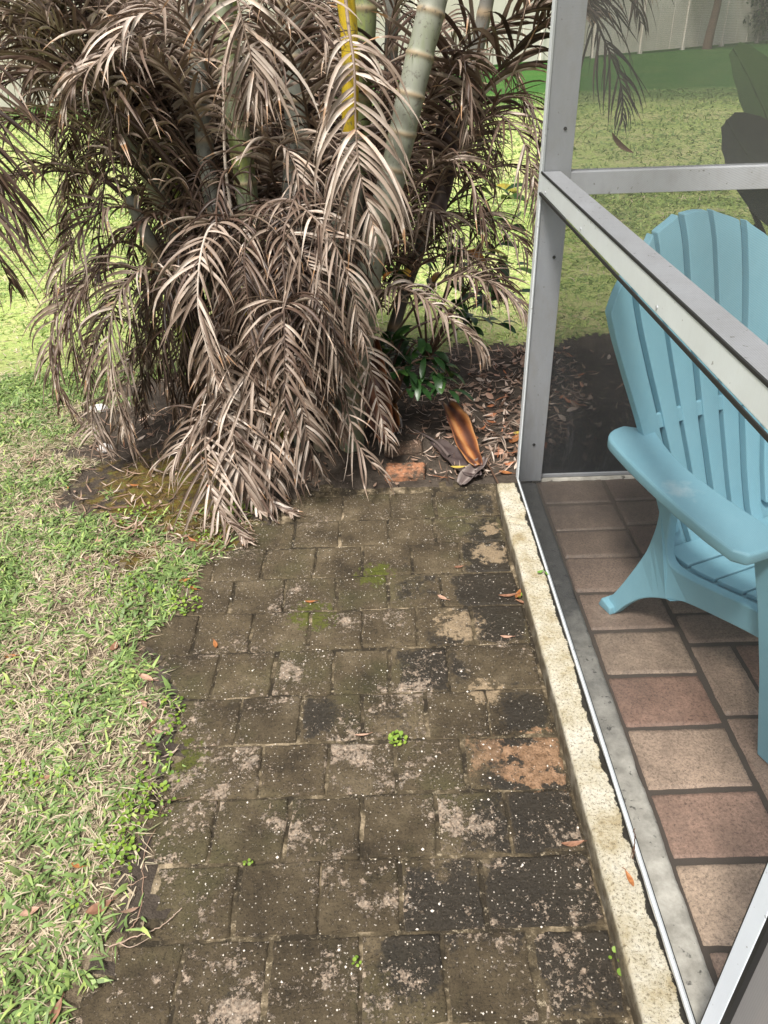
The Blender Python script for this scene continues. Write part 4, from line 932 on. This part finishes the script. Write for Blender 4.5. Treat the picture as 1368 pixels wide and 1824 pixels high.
# hanging dried sheath on the right of the clump
def sheath(pts, w, name, parent, off, mat, curlr=1.2, tint=(.2, .9), seed=0, n=26, bulge=.25):
    r = np.random.default_rng(seed); P = catmull(np.asarray(pts, float), n); T = np.gradient(P, axis=0); T /= np.linalg.norm(T, axis=1)[:, None]
    ref = np.array([0, 0, 1.0]) if abs(T[:, 2]).mean() < .7 else np.array([0, -1.0, 0])
    S = np.cross(T, ref); S /= np.linalg.norm(S, axis=1)[:, None]; N = np.cross(S, T); m = 15; V, tn = [], []
    for i in range(n):
        t = i / (n - 1); ww = w * (math.sin(math.pi * min(.97, .12 + t * .8)) ** .6); cr = curlr * (.8 + .4 * math.sin(t * 5))
        for j in range(m):
            a = (j / (m - 1) - .5) * 2 * cr; R_ = ww / (2 * math.sin(min(1.5, cr)) if cr < 1.5 else 2)
            V.append(P[i] - off + S[i] * R_ * math.sin(a) + N[i] * R_ * (1 - math.cos(a)) + r.normal(0, .0012, 3) * 0 + N[i] * .004 * math.sin(i * .9 + j * .7))
            tn.append(tint[0] + (tint[1] - tint[0]) * (.5 + .5 * math.sin(j * .8 + t * 3)))
    Q = [(i * m + j, i * m + j + 1, (i + 1) * m + j + 1, (i + 1) * m + j) for i in range(n - 1) for j in range(m - 1)]
    o = mesh_np(name, V, Q, mat, parent, attrs={'tint': tn})
    s = o.modifiers.new('solid', 'SOLIDIFY'); s.thickness = .003; s.offset = 0
    return o
MSH = m_tint('sheath', [(0, (.04, .018, .014)), (.35, (.11, .04, .022)), (.65, (.24, .085, .03)), (.85, (.36, .15, .05)), (1, (.46, .24, .10))], .42, .5, .12, 9, .2)
MSHO = m_tint('sheath_outer', [(0, (.05, .034, .032)), (.6, (.14, .11, .10)), (1, (.50, .44, .40))], .5, .4, 0, 12, .2)
sheath([at(795, 200, 3.0), at(790, 280, 3.0), at(782, 340, 3.0), at(778, 395, 3.0)], .09, 'leaf_sheath', palm, PB, MSHO, tint=(.1, .35), seed=5)
sheath([at(660, 600, 2.75), at(668, 680, 2.68), at(678, 740, 2.6), at(690, 790, 2.55)], .10, 'leaf_sheath', palm, PB, MSH, tint=(.05, .6), seed=6)

# ------------------------------------------------------------------ fallen leaf sheaths on the soil
def fallen_sheath(name, a, b, lift, w, label, seed, curlr=1.15, tail=None):
    A, B = gnd(*a), gnd(*b); off = np.array([A[0], A[1], 0.0]); t = tag(empty(name, off), label, 'palm sheath')
    mid = (A + B) / 2
    z0 = .02
    o = sheath([A + [0, 0, z0 + lift[0]], A * .65 + B * .35 + [0, 0, z0 + lift[1]], A * .3 + B * .7 + [0, 0, z0 + lift[2]], B + [0, 0, z0 + lift[3]]], w, 'inner_face', t, off, MSH, curlr, (.12, .95), seed)
    return t, off
t, off = fallen_sheath('fallen_sheath', (795, 765), (850, 850), (.10, .075, .035, .03), .085, 'curled orange brown palm sheath lying cupped open on the soil beside the enclosure corner', 3)
A = gnd(775, 800); B = gnd(850, 862)
sheath([A + [0, 0, .03], A * .6 + B * .4 + [0, 0, .02], A * .25 + B * .75 + [0, 0, .02], B + [0.0, 0, .035]], .085, 'outer_fold', t, off, MSHO, 1.0, (.0, .25), 8)
Pt = catmull([gnd(735, 772) + [0, 0, .02], gnd(775, 800) + [0, 0, .035], gnd(800, 825) + [0, 0, .03]], 12) - off; V_, Q_ = tube_arrays(Pt, np.linspace(.003, .008, 12), 6); mesh_np('stalk', V_, Q_, MSHO, t, attrs={'tint': np.full(len(V_), .5)})
A = gnd(820, 868); B = gnd(862, 838)
sheath([A + [0, 0, .012], (A + B) / 2 + [0, 0, .03], B + [0, 0, .055]], .06, 'pale_end', t, off, MSHO, .9, (.3, .75), 9, n=12)
t, off = fallen_sheath('fallen_sheath', (676, 745), (700, 790), (.09, .05, .02, .03), .10, 'dark red brown curled sheath with torn white edge at the foot of the palm', 12, 1.3)
A = gnd(700, 792); B = gnd(703, 752)
sheath([A + [.01, 0, .012], (A + B) / 2 + [.02, 0, .03], B + [.01, 0, .045]], .03, 'torn_edge', t, off, MSHO, .5, (.9, 1.1), 19, n=10)

# two loose bricks set in the soil
def brick(pix, w, d, col, label, rz, z):
    p = gnd(*pix); bm = bmesh.new(); bmesh.ops.create_cube(bm, size=1); bmesh.ops.scale(bm, vec=(w, d, .06), verts=bm.verts)
    bmesh.ops.subdivide_edges(bm, edges=bm.edges, cuts=14, use_grid_fill=True)
    for v in bm.verts:
        k = smoothn(v.co, 40, p[0]); v.co += Vector((smoothn(v.co, 25, 2) * .006, smoothn(v.co, 25, 7) * .006, k * .003))
        e = max(abs(v.co.x) / (w / 2), abs(v.co.y) / (d / 2)); 
        if e > .9 and v.co.z > .02: v.co.z -= .006 * (e - .9) * 10
    m = NT('brick_' + label.split()[0], rough=.9, spec=.2)
    c = m.mix(m.ramp(m.noise(22, 5, .7), [(.38, 0.0), (.6, 1.0)]), col, (.075, .055, .04)); c = m.mix(m.ramp(m.noise(120, 3), [(.62, 0.0), (.68, .8)]), c, (.5, .38, .28))
    m.base(c).bump(m.noise(110, 4), .7, .004)
    o = bm_obj('brick', bm, m.m, None, smooth=True); o.location = (p[0], p[1], z - .03); o.rotation_euler = (R(1.5), R(-1), rz)
    return tag(o, label, 'brick')
brick((722, 846), .150, .105, (.42, .19, .10), 'orange red brick lying flush in the soil just beyond the path', R(-3), .027)
brick((719, 808), .150, .100, (.17, .11, .075), 'dirt covered brown brick behind the orange red one in the soil', R(2), .032)

# ------------------------------------------------------------------ green shrubs at the foot of the palm
def leafy(name, base, stems, label, nleaf, L, tr_, seed):
    r = np.random.default_rng(seed); b = np.array([base[0], base[1], 0.0]); t = tag(empty(name, b), label, 'shrub')
    Ps, Ds = [], []
    for pix in stems:
        P = catmull([at(*q) for q in pix], 18); P[0] = b; P = P - b
        V_, Q_ = tube_arrays(P, np.linspace(.006, .0022, 18), 6); mesh_np('stem', V_, Q_, MBARK, t, attrs={'tint': np.full(len(V_), .3)})
        T = np.gradient(P, axis=0); T /= np.linalg.norm(T, axis=1)[:, None]
        for j in range(nleaf):
            i = int(r.uniform(6, 17.9)); a = r.uniform(0, 6.28); d = np.array([math.cos(a), math.sin(a), .15]) * .9 + T[i] * .6
            Ps.append(P[i] + r.normal(0, .012, 3)); Ds.append(d)
    n = len(Ps); P = np.array(Ps); P[:, 2] = np.maximum(P[:, 2], .03)
    leaf_cloud('foliage', P, np.array(Ds), L * r.uniform(.7, 1.2, n), L * .38 * r.uniform(.8, 1.15, n), MLEAF, t, np.clip(tr_ + r.normal(0, .16, n) + (r.random(n) < .06) * .45, 0, 1), nseg=6, droop=1.0, seed=seed)
bs = gnd(700, 722); bs2 = gnd(760, 640)
leafy('green_shrub', bs, [[(700, 720, 2.85), (710, 660, 2.83), (760, 650, 2.78), (790, 680, 2.74)], [(700, 720, 2.85), (690, 650, 2.84), (700, 615, 2.8), (690, 600, 2.78)], [(700, 720, 2.85), (720, 640, 2.85), (745, 610, 2.82), (770, 640, 2.78)],
      [(700, 720, 2.85), (700, 660, 2.8), (725, 660, 2.76), (745, 685, 2.73)], [(700, 720, 2.85), (730, 650, 2.8), (780, 640, 2.78), (800, 670, 2.76)], [(700, 720, 2.85), (690, 680, 2.82), (678, 640, 2.8), (665, 620, 2.78)], [(700, 720, 2.85), (730, 690, 2.8), (760, 680, 2.76), (800, 690, 2.72)]],
      'low glossy dark green leafy shrub on the soil at the right foot of the palm', 13, .082, .32, 31)
leafy('green_shrub', bs2, [[(760, 640, 3.3), (790, 540, 3.25), (830, 480, 3.2), (870, 460, 3.15), (915, 470, 3.1)], [(760, 640, 3.3), (800, 560, 3.25), (850, 500, 3.2), (890, 500, 3.15)], [(760, 640, 3.3), (760, 540, 3.25), (790, 480, 3.2), (820, 450, 3.15)],
      [(760, 640, 3.3), (820, 560, 3.3), (880, 530, 3.25), (920, 520, 3.2)], [(760, 640, 3.3), (800, 500, 3.3), (840, 430, 3.3), (880, 380, 3.3), (910, 340, 3.3)], [(760, 640, 3.3), (740, 560, 3.2), (720, 500, 3.1), (700, 470, 3.0)], [(760, 640, 3.3), (810, 590, 3.3), (850, 570, 3.3), (900, 580, 3.25)], [(760, 640, 3.3), (850, 480, 3.3), (900, 420, 3.3), (930, 350, 3.3)]],
      'taller green leafy shrub with a few yellow leaves behind the arching fronds', 12, .105, .52, 32)

# ------------------------------------------------------------------ grass
def blades(name, n, xr, yr, Lr, wr, keepf, tintf, seed, flat=.55, ns=3, label=None, zoff=0.0):
    r = np.random.default_rng(seed); x = r.uniform(*xr, n); y = r.uniform(*yr, n); k = keepf(x, y, r); x, y = x[k], y[k]; n = len(x)
    z = ground_z(x, y) - .002 + zoff; a = r.uniform(0, 6.28, n); el = np.clip(r.normal(flat, .32, n), .02, 1.4)
    d = np.stack([np.cos(a) * np.cos(el), np.sin(a) * np.cos(el), np.sin(el)], 1); L = r.uniform(*Lr, n) ; w = r.uniform(*wr, n)
    sc = np.clip(np.hypot(x, y) / 3.2, 1, 2.2); L = L * sc ** .6; w = w * sc
    S = np.cross(d, [0, 0, 1.0]); S /= np.linalg.norm(S, axis=1)[:, None] + 1e-9; S += r.normal(0, .35, (n, 3)); pos = np.stack([x, y, z], 1); rows = []
    for i in range(ns + 1):
        t = i / ns; ww = w * [.75, 1, .8, .08][i] / 2 if ns == 3 else w * (1 - t) / 2
        rows.append(np.stack([pos - S * ww[:, None], pos + S * ww[:, None]], 1)); pos = pos + d * (L / ns)[:, None]
        d = d + np.array([0, 0, -.42]) + r.normal(0, .12, (n, 3)); d /= np.linalg.norm(d, axis=1)[:, None]
        pos[:, 2] = np.maximum(pos[:, 2], z + .003)
    V = np.stack(rows, 1).reshape(-1, 3); m = (ns + 1) * 2
    q = np.array([(i * 2, i * 2 + 1, i * 2 + 3, i * 2 + 2) for i in range(ns)]); Q = (np.arange(n)[:, None, None] * m + q[None]).reshape(-1, 4)
    return V, Q, np.repeat(tintf(x, y, r, n), m)
def merge(name, parts, mat):
    V, Q, T, b = [], [], [], 0
    for v, q, t in parts: V.append(v); Q.append(q + b); T.append(t); b += len(v)
    return mesh_np(name, np.vstack(V), np.vstack(Q), mat, attrs={'tint': np.concatenate(T)})
def green_field(x, y): return fbm(x, y, 3.2, 77, 4)
def k_lawn(thr_path=.25, soilmax=.35, gsel=None):
    def f(x, y, r):
        ok = (is_path(x, y) < thr_path) & (soil_at(x, y) < soilmax + r.random(len(x)) * .5 - .2) & (np.abs(x) < .55 * y + .75) & ((x < .42) | (y > 3.3))
        ok |= (is_path(x, y) < .6) & (soil_at(x, y) < 1.1) & (r.random(len(x)) < np.where(soil_at(x, y) > .75, .22, .6)) & (x < .3) & (y < 2.3)
        if gsel is not None: ok &= gsel(x, y, r)
        return ok
    return f
gn = lambda x, y, r: r.random(len(x)) < np.clip((green_field(x, y) - .34) * 6, .30, 1)
dn = lambda x, y, r: r.random(len(x)) < np.clip((.57 - green_field(x, y)) * 5, .14, .75)
gp = [blades('g', 110000, (-2.4, -.45), (.35, 3.6), (.016, .050), (.0028, .0068), k_lawn(gsel=gn), lambda x, y, r, n: np.clip(r.normal(.66, .13, n) + (r.random(n) < .12) * .25, .46, 1), 41, .5),
      blades('s', 150000, (-2.4, -.40), (.35, 3.6), (.018, .065), (.0013, .0032), k_lawn(gsel=dn, soilmax=.55), lambda x, y, r, n: np.clip(r.normal(.29, .07, n), .12, .38), 42, .16),
      blades('g', 90000, (-4.5, 3.2), (3.3, 7.5), (.020, .045), (.003, .006), k_lawn(gsel=gn), lambda x, y, r, n: np.clip(r.normal(.86, .10, n), .6, 1), 43, .4),
      blades('g', 80000, (-9, 7.5), (7.0, 17), (.03, .06), (.005, .009), k_lawn(gsel=gn), lambda x, y, r, n: np.clip(r.normal(.84, .12, n) - .25 * (y > 15.1), .5, 1), 45, .4),  # blades inside the painted shade band tinted darker too
      blades('s', 22000, (-4.5, 3.2), (3.3, 7.5), (.02, .055), (.002, .004), k_lawn(gsel=dn), lambda x, y, r, n: np.clip(r.normal(.33, .05, n), .15, .4), 44, .25)]
tag(merge('grass', gp, MGR), 'broad bladed green lawn grass with dry straw between the blades', 'grass', kind='stuff')

# creeping weeds along the path edge
def weed_arrays(P0, n, R0, size, seed, h=.03):
    r = np.random.default_rng(seed); V, Q, T, b = [], [], [], 0
    for _ in range(n):
        a = r.uniform(0, 6.28); rr = R0 * math.sqrt(r.random()); c = np.array([P0[0] + rr * math.cos(a), P0[1] + rr * math.sin(a)])
        z = max(float(ground_z(c[0], c[1])), 0 if is_path(c[0], c[1]) > .5 else -.02) + r.uniform(.004, h) * (1.2 - rr / (R0 + 1e-6)); s = size * r.uniform(.6, 1.2)
        nrm = np.array([r.normal(0, .35), r.normal(0, .35), 1]); nrm /= np.linalg.norm(nrm); u = np.cross(nrm, [0, 1, 0]); u /= np.linalg.norm(u); w = np.cross(nrm, u)
        C_ = np.array([c[0], c[1], z]); V.append(C_ - nrm * s * .15)
        ring = [C_ + s * (u * math.cos(q) + w * math.sin(q)) for q in np.linspace(0, 2 * np.pi, 8, endpoint=False)]
        V += ring; Q += [(b, b + 1 + j, b + 1 + (j + 1) % 8, b + 1 + (j + 1) % 8) for j in range(8)]; T += [np.clip(r.normal(.86, .06), .6, 1)] * 9; b += 9
    return np.array(V), np.array(Q)[:, :3], np.array(T)
MWD = m_tint('weed_leaf', [(0, (.06, .12, .025)), (.7, (.11, .21, .035)), (.9, (.21, .32, .04)), (1, (.32, .42, .07))], .5, .35, .25, 10)
def weeds(name, spots, label, cat='weed', kind=None, seed=60):
    V, Q, T, b = [], [], [], 0
    for i, (p, n, R0, s) in enumerate(spots):
        v, q, t = weed_arrays(p, n, R0, s, seed + i); V.append(v); Q.append(q + b); T.append(t); b += len(v)
    o = mesh_np(name, np.vstack(V), np.vstack(Q), MWD, attrs={'tint': np.concatenate(T)}); return tag(o, label, cat, kind=kind)
r = np.random.default_rng(8); sp = []
for (a, b, n, R0) in ((330, 1080, 26, .05), (250, 1060, 22, .09), (200, 1060, 26, .09), (230, 925, 22, .08), (260, 915, 14, .05), (330, 1050, 10, .04), (310, 1260, 18, .035), (300, 1300, 16, .04), (285, 1390, 18, .05), (265, 1430, 30, .06), (235, 1450, 26, .05), (225, 1500, 26, .05),
                     (200, 1520, 20, .05), (30, 1390, 16, .05), (60, 1400, 10, .03), (270, 1350, 12, .05), (120, 1250, 8, .05), (170, 1020, 16, .07), (60, 1180, 8, .05), (210, 1540, 16, .04), (375, 960, 14, .05), (140, 1610, 6, .03), (20, 1240, 8, .04), (130, 1390, 6, .04)):
    p = gnd(a, b); sp.append((p[:2], int(n * 1.9), R0, .0047))
weeds('creeping_weed', sp, 'bright yellow green round leaved creeping weed spreading along the lawn edge', kind='stuff')
weeds('weed_tuft', [(gnd(708, 1318)[:2], 34, .022, .005)], 'small pale green weed tuft growing in a joint mid path', seed=90)
weeds('weed_tuft', [(gnd(432, 912)[:2], 60, .05, .008)], 'bright green weed clump under the hanging frond tips at the path corner', seed=91)
weeds('weed_tuft', [(gnd(1107, 1712)[:2], 14, .025, .006)], 'small green weed sprouting beside the curb near the bottom of the photo', seed=92)
weeds('weed_tuft', [(gnd(935, 1065)[:2], 12, .02, .005)], 'tiny green weed at the foot of the curb beside brown leaves', seed=93)
weeds('weed_tuft', [(gnd(442, 1545)[:2], 7, .012, .004), (gnd(636, 1715)[:2], 5, .008, .004)], 'tiny green sprigs in the joints of the lower path', seed=94)

# ------------------------------------------------------------------ litter
def litter(name, regions, label, seed):
    r = np.random.default_rng(seed); V, Q, T, b = [], [], [], 0
    for (x0, x1, y0, y1, n, L0, L1, w, tm) in regions:
        for _ in range(n):
            x, y = r.uniform(x0, x1), r.uniform(y0, y1)
            if soil_at(x, y) < .3 or is_path(x, y) > .5: continue
            L = r.uniform(L0, L1); v, q = leaf_mesh(L, L * r.uniform(*w), r.uniform(.05, .5), 5, r.uniform(-.3, .4), r.normal(0, .3))
            M = Matrix.Rotation(r.uniform(0, 6.28), 3, 'Z') @ Matrix.Rotation(r.normal(0, .35), 3, 'X') @ Matrix.Rotation(r.normal(0, .25), 3, 'Y')
            v = v @ np.array(M).T + [x, y, float(ground_z(x, y)) + r.uniform(.004, .016)]
            V.append(v); Q.append(q + b); T.append(np.full(len(v), np.clip(r.normal(tm, .22), 0, 1))); b += len(v)
    return tag(mesh_np(name, np.vstack(V), np.vstack(Q), MLIT, attrs={'tint': np.concatenate(T)}), label, 'leaf litter', kind='stuff')
litter('leaf_litter', [(.25, .95, 2.45, 3.7, 520, .02, .055, (.25, .6), .6), (.1, .9, 2.45, 3.9, 900, .02, .09, (.03, .09), .55), (-.3, .4, 2.42, 3.3, 260, .008, .035, (.2, .6), .45), (.5, 2.2, 2.45, 3.7, 500, .02, .06, (.1, .5), .5),
                       (-1.5, -.3, 2.0, 3.6, 1100, .02, .10, (.03, .10), .5), (-1.2, -.3, 2.0, 3.2, 160, .015, .045, (.2, .5), .5), (-1.0, -.45, .5, 2.3, 260, .01, .05, (.05, .3), .55)],
       'dry brown leaf litter, shreds and twigs scattered over the soil bed', 71)
# pale shell grit washed over the pavers
r = np.random.default_rng(72); V, Q, b = [], [], 0
for _ in range(1700):
    x, y = r.uniform(-.55, .395), r.uniform(.55, 2.4); s = abs(r.normal(0, .0009)) + .0005
    v = np.array([(1,0,0),(-1,0,0),(0,1,0),(0,-1,0),(0,0,.8),(0,0,-.3)]) * s * r.uniform(.6, 1.4, 3) + [x, y, .0025]
    V.append(v); Q += [(b+0,b+2,b+4),(b+2,b+1,b+4),(b+1,b+3,b+4),(b+3,b+0,b+4)]; b += 6
tag(mesh_np('shell_grit', np.vstack(V), np.array(Q), NT('shell', rough=.7).base((.62, .56, .49)).m, smooth=False), 'pale shell grit scattered over the wet dark pavers', 'grit', kind='stuff')

# individual fallen leaves, each pointed out by where it lies
FLM = {'orange': m_tint('leaf_orange', [(0, (.26, .09, .03)), (1, (.46, .20, .07))], .5, .4, .15, 30), 'brown': m_tint('leaf_brown', [(0, (.16, .075, .045)), (1, (.34, .18, .11))], .55, .35, .1, 30),
       'pink': m_tint('leaf_pink', [(0, (.36, .20, .14)), (1, (.52, .34, .24))], .55, .35, .1, 30), 'yellow': m_tint('leaf_yellow', [(0, (.45, .33, .06)), (1, (.58, .45, .10))], .5, .4, .15, 30), 'green': m_tint('leaf_green', [(0, (.10, .22, .04)), (1, (.22, .40, .08))], .45, .4, .15, 30)}
def fallen(pix, L, w, rz, col, label, z=None, tilt=(0, 0), curl=.2, cat='leaf', parent=None):
    p = gnd(*pix); zz = (max(float(ground_z(p[0], p[1])), 0.0 if is_path(p[0], p[1]) > .4 else -1) + .004) if z is None else z
    if z is not None: p = gnd(*pix, z)
    v, q = leaf_mesh(L, w, curl, 9, .15, random.uniform(-.2, .2))
    vr = []
    o = mesh_np('fallen_leaf', v, q, FLM[col], attrs={'tint': np.random.default_rng(int(pix[0])).random(len(v))})
    V_, Q_ = tube_arrays(np.array([(L * .5, 0, curl * L * .5), (L * .62, .002, curl * L * .45), (L * .72, .004, curl * L * .3)]), .0008, 5); mesh_np('leaf_stalk', V_, Q_, FLM[col], o, attrs={'tint': np.zeros(len(V_))})
    o.location = (p[0], p[1], zz); o.rotation_euler = (tilt[0], tilt[1], rz)
    return tag(o, label, cat, 'single fallen leaves')
fl = [((553, 1074), .032, .011, .0, 'orange', 'small rust brown leaf lying alone on the upper middle of the path'),
      ((384, 1150), .034, .014, 1.9, 'orange', 'small orange leaf upright on the upper left pavers'),
      ((328, 1038), .042, .018, .3, 'orange', 'broad orange leaf on moss beside the top left of the path'),
      ((345, 1050), .034, .014, -.6, 'orange', 'narrower orange leaf touching the broad orange one by the path corner'),
      ((262, 1212), .055, .020, -.5, 'pink', 'pinkish brown oval leaf at the lawn edge level with the middle of the path'),
      ((258, 1258), .035, .016, -1.0, 'pink', 'pinkish leaf half hidden in grass just below the oval one'),
      ((645, 1311), .036, .007, .05, 'pink', 'thin pale pink sliver of leaf on the middle of the path'),
      ((58, 1634), .036, .020, .4, 'pink', 'salmon coloured leaf on grass near the bottom left corner'),
      ((142, 1550), .028, .014, -.3, 'orange', 'small curled red brown leaf in grass near the lower left'),
      ((80, 1398), .040, .024, .7, 'brown', 'light brown folded leaf on dry straw at the left edge of the photo'),
      ((178, 972), .055, .028, 1.9, 'pink', 'pale pink curled leaf standing in the upper left grass'),
      ((150, 1003), .045, .022, .2, 'pink', 'flat salmon leaf beside the curled one in the upper left grass'),
      ((205, 1157), .036, .024, 1.5, 'brown', 'brown crumpled leaf in the grass left of the pavers'),
      ((20, 1174), .034, .018, 0, 'orange', 'orange leaf fragment at the far left in the grass'),
      ((925, 1060), .055, .022, 1.0, 'orange', 'bright rust leaf leaning against the foot of the curb'),
      ((905, 1063), .060, .014, .1, 'brown', 'long brown leaf lying flat next to the rust leaf by the curb'),
      ((932, 1075), .050, .012, -.4, 'brown', 'narrow brown leaf under the rust leaf by the curb'),
      ((817, 1012), .030, .013, .2, 'brown', 'brown leaf beside the joint in the upper right of the path'),
      ((788, 1067), .034, .016, -.7, 'pink', 'small pale orange leaf on a joint in the upper right pavers'),
      ((902, 1137), .034, .012, -.1, 'pink', 'small orange pink leaf on the dark wet pavers near the curb'),
      ((1020, 1506), .050, .014, .1, 'brown', 'reddish brown leaf strip at the right end of a lower paver row'),
      ((180, 1625), .050, .028, .5, 'brown', 'dark brown broken leaf in the soil gap at the lower left of the path'),
      ((100, 1812), .050, .020, 1.3, 'brown', 'brown leaf in straw at the very bottom left of the photo'),
      ((915, 788), .080, .040, 1.0, 'orange', 'large orange brown leaf beside the enclosure post'),
      ((925, 775), .060, .030, .2, 'yellow', 'yellow and brown leaf touching the enclosure post'),
      ((890, 805), .050, .030, 1.9, 'pink', 'pale tan folded leaf on the litter left of the post'),
      ((900, 850), .050, .025, -.4, 'orange', 'orange leaf among dry shreds near the end of the curb'),
      ((240, 868), .038, .016, -.2, 'orange', 'orange leaf on dark soil below the left fronds'),
      ((192, 880), .045, .018, .1, 'pink', 'pale orange leaf on soil left of the moss patch'),
      ((626, 800), .036, .012, 0, 'yellow', 'small ochre leaf on the soil below the centre of the palm'),
      ((815, 852), .055, .020, .0, 'yellow', 'yellow green leaf lying inside the open curled sheath')]
for f in fl: fallen(*f[:6])
bpy.data.objects[-1] if False else None
for o in list(bpy.data.objects):
    if o.get('label') == 'yellow green leaf lying inside the open curled sheath': o.location.z += .035
fallen((1122, 1566), .034, .012, 1.75, 'orange', 'oval rust leaf stuck on the cream curb top', z=.066)
fallen((962, 1019), .022, .013, .5, 'green', 'small fresh green leaf lying on the cream curb against the frame', z=.067)
fallen((974, 1022), .018, .009, 1.8, 'green', 'tiny upright green leaf beside the other green one on the curb', z=.069)
# twigs
def twig(name, pts, r0, label, tint=.5, mat=None, branches=()):
    P = catmull(pts, 22); off = np.array([P[0][0], P[0][1], 0.0]); rr = np.random.default_rng(len(label)); P[1:-1] += rr.normal(0, .0012, (20, 3)) * (1, 1, .3)
    V_, Q_ = tube_arrays(P - off, np.linspace(r0, r0 * .5, 22), 6); vs, qs, b = [V_], [Q_], len(V_)
    for br in branches:
        B = catmull(br, 10); v, q = tube_arrays(B - off, np.linspace(r0 * .7, r0 * .3, 10), 5); vs.append(v); qs.append(q + b); b += len(v)
    V = np.vstack(vs); o = mesh_np(name, V, np.vstack(qs), mat or MLIT, attrs={'tint': np.full(len(V), tint)}); o.location = off
    return tag(o, label, 'twig')
gz = lambda a, b, z=.006: gnd(a, b) + [0, 0, max(z, 0)]
twig('dry_runner', [gz(230, 1662), gz(245, 1640), gz(255, 1600), gz(255, 1560), gz(262, 1510), gz(278, 1480)], .0016, 'dry brown grass runner curving over the lower left pavers', .45)
twig('dry_runner', [gz(165, 1612), gz(200, 1596), gz(235, 1578), gz(262, 1565)], .0016, 'pale straw runner reaching from the lawn to the lower left pavers', .6)
twig('dry_runner', [gz(195, 1690), gz(240, 1672), gz(285, 1655), gz(325, 1620)], .0016, 'forked dry stalk across the lower left corner of the path', .65, branches=[[gz(215, 1683), gz(235, 1690), gz(270, 1672)]])
twig('dry_runner', [gz(285, 1452), gz(300, 1432), gz(325, 1424), gz(340, 1423)], .0012, 'thin dark bent stem on the left pavers below the middle of the path', .15, branches=[[gz(285, 1450), gz(296, 1452), gz(304, 1436)]])
twig('twig', [gz(292, 1045), gz(297, 1070), gz(302, 1090), gz(305, 1100)], .003, 'short grey twig lying on the lawn edge below the moss patch', .75, branches=[[gz(305, 1088), gz(330, 1070), gz(335, 1045)]])
twig('twig', [gz(560, 748, .02), gz(640, 748, .02), gz(760, 760, .015)], .0022, 'thin straight brown twig across the soil behind the bricks', .4)
twig('palm_stalk', [gz(862, 835, .05), gz(885, 870, .03), gz(892, 885, .012), gz(902, 900, .008)], .004, 'dark stalk pointing from the curled sheath to the curb end', .05)
twig('twig', [gnd(1127, 1530, .065), gnd(1130, 1505, .075), gnd(1131, 1475, .095)], .0016, 'dark twig tuft leaning on the frame beside the rust leaf', .1, branches=[[gnd(1130, 1505, .075), gnd(1122, 1530, .066)], ])
twig('twig', [at(1065, 215, 2.2), at(1035, 240, 2.2), at(1022, 262, 2.2)], .0008, 'fine thread like twig caught inside the upper screen', .1)
# dried leaf caught in a web behind the upper screen
v, q = leaf_mesh(.085, .016, .25, 9, .2, .2)
o = mesh_np('hanging_leaf', v, q, MLIT, attrs={'tint': np.full(len(v), .12)}); o.location = at(1104, 258, 2.25); o.rotation_euler = (R(70), R(38), 0); tag(o, 'dark shrivelled leaf hanging by a thread inside the upper screen', 'leaf')

# dry fallen frond lying by the enclosure post
def loose_frond(pix, Lm, label, tint, seed, nl=22):
    P3 = [gnd(a, b) + [0, 0, z] for a, b, z in pix]; off = np.array([P3[0][0], P3[0][1], 0.0])
    global palm, PB
    keepp, keepb = palm, PB; t = tag(empty('fallen_frond', off), label, 'palm frond'); palm, PB = t, off
    frond(P3, Lm, tint=tint, w=.009, nl=nl, start=.1, spread=.7, droop=.5, name='leaflets', seed=seed, rr=.004); palm, PB = keepp, keepb
loose_frond([(945, 735, .04), (905, 770, .04), (880, 810, .03), (865, 850, .02)], .11, 'dry grey fallen frond lying between the curled sheath and the enclosure post', .62, 5)
loose_frond([(225, 640, .1), (275, 660, .05), (330, 655, .04)], .10, 'short brown fallen frond behind the left hanging fronds', .4, 7, 14)
# pale stones under the fronds at the left
def stone(pix, s, label, seed):
    p = gnd(*pix); bm = bmesh.new(); bmesh.ops.create_icosphere(bm, subdivisions=3, radius=1)
    for v in bm.verts:
        v.co *= 1 + .22 * noise.noise(v.co * 1.3 + Vector((seed, 0, 0))); v.co = Vector((v.co.x * s[0], v.co.y * s[1], v.co.z * s[2]))
    m = NT('pale_stone', rough=.8); m.base(m.ramp(m.noise(30, 4), [(.3, (.50, .46, .42)), (.6, (.74, .71, .68))])).bump(m.noise(80, 4), .4, .004)
    o = bm_obj('stone', bm, m.m, None, smooth=True); o.location = (p[0], p[1], s[2] * .6); return tag(o, label, 'stone')
stone((178, 733), (.045, .022, .022), 'elongated white stone behind the drooping left fronds', 3)
stone((190, 803), (.035, .022, .02), 'smaller pale stone showing through the lowest left frond tips', 9)
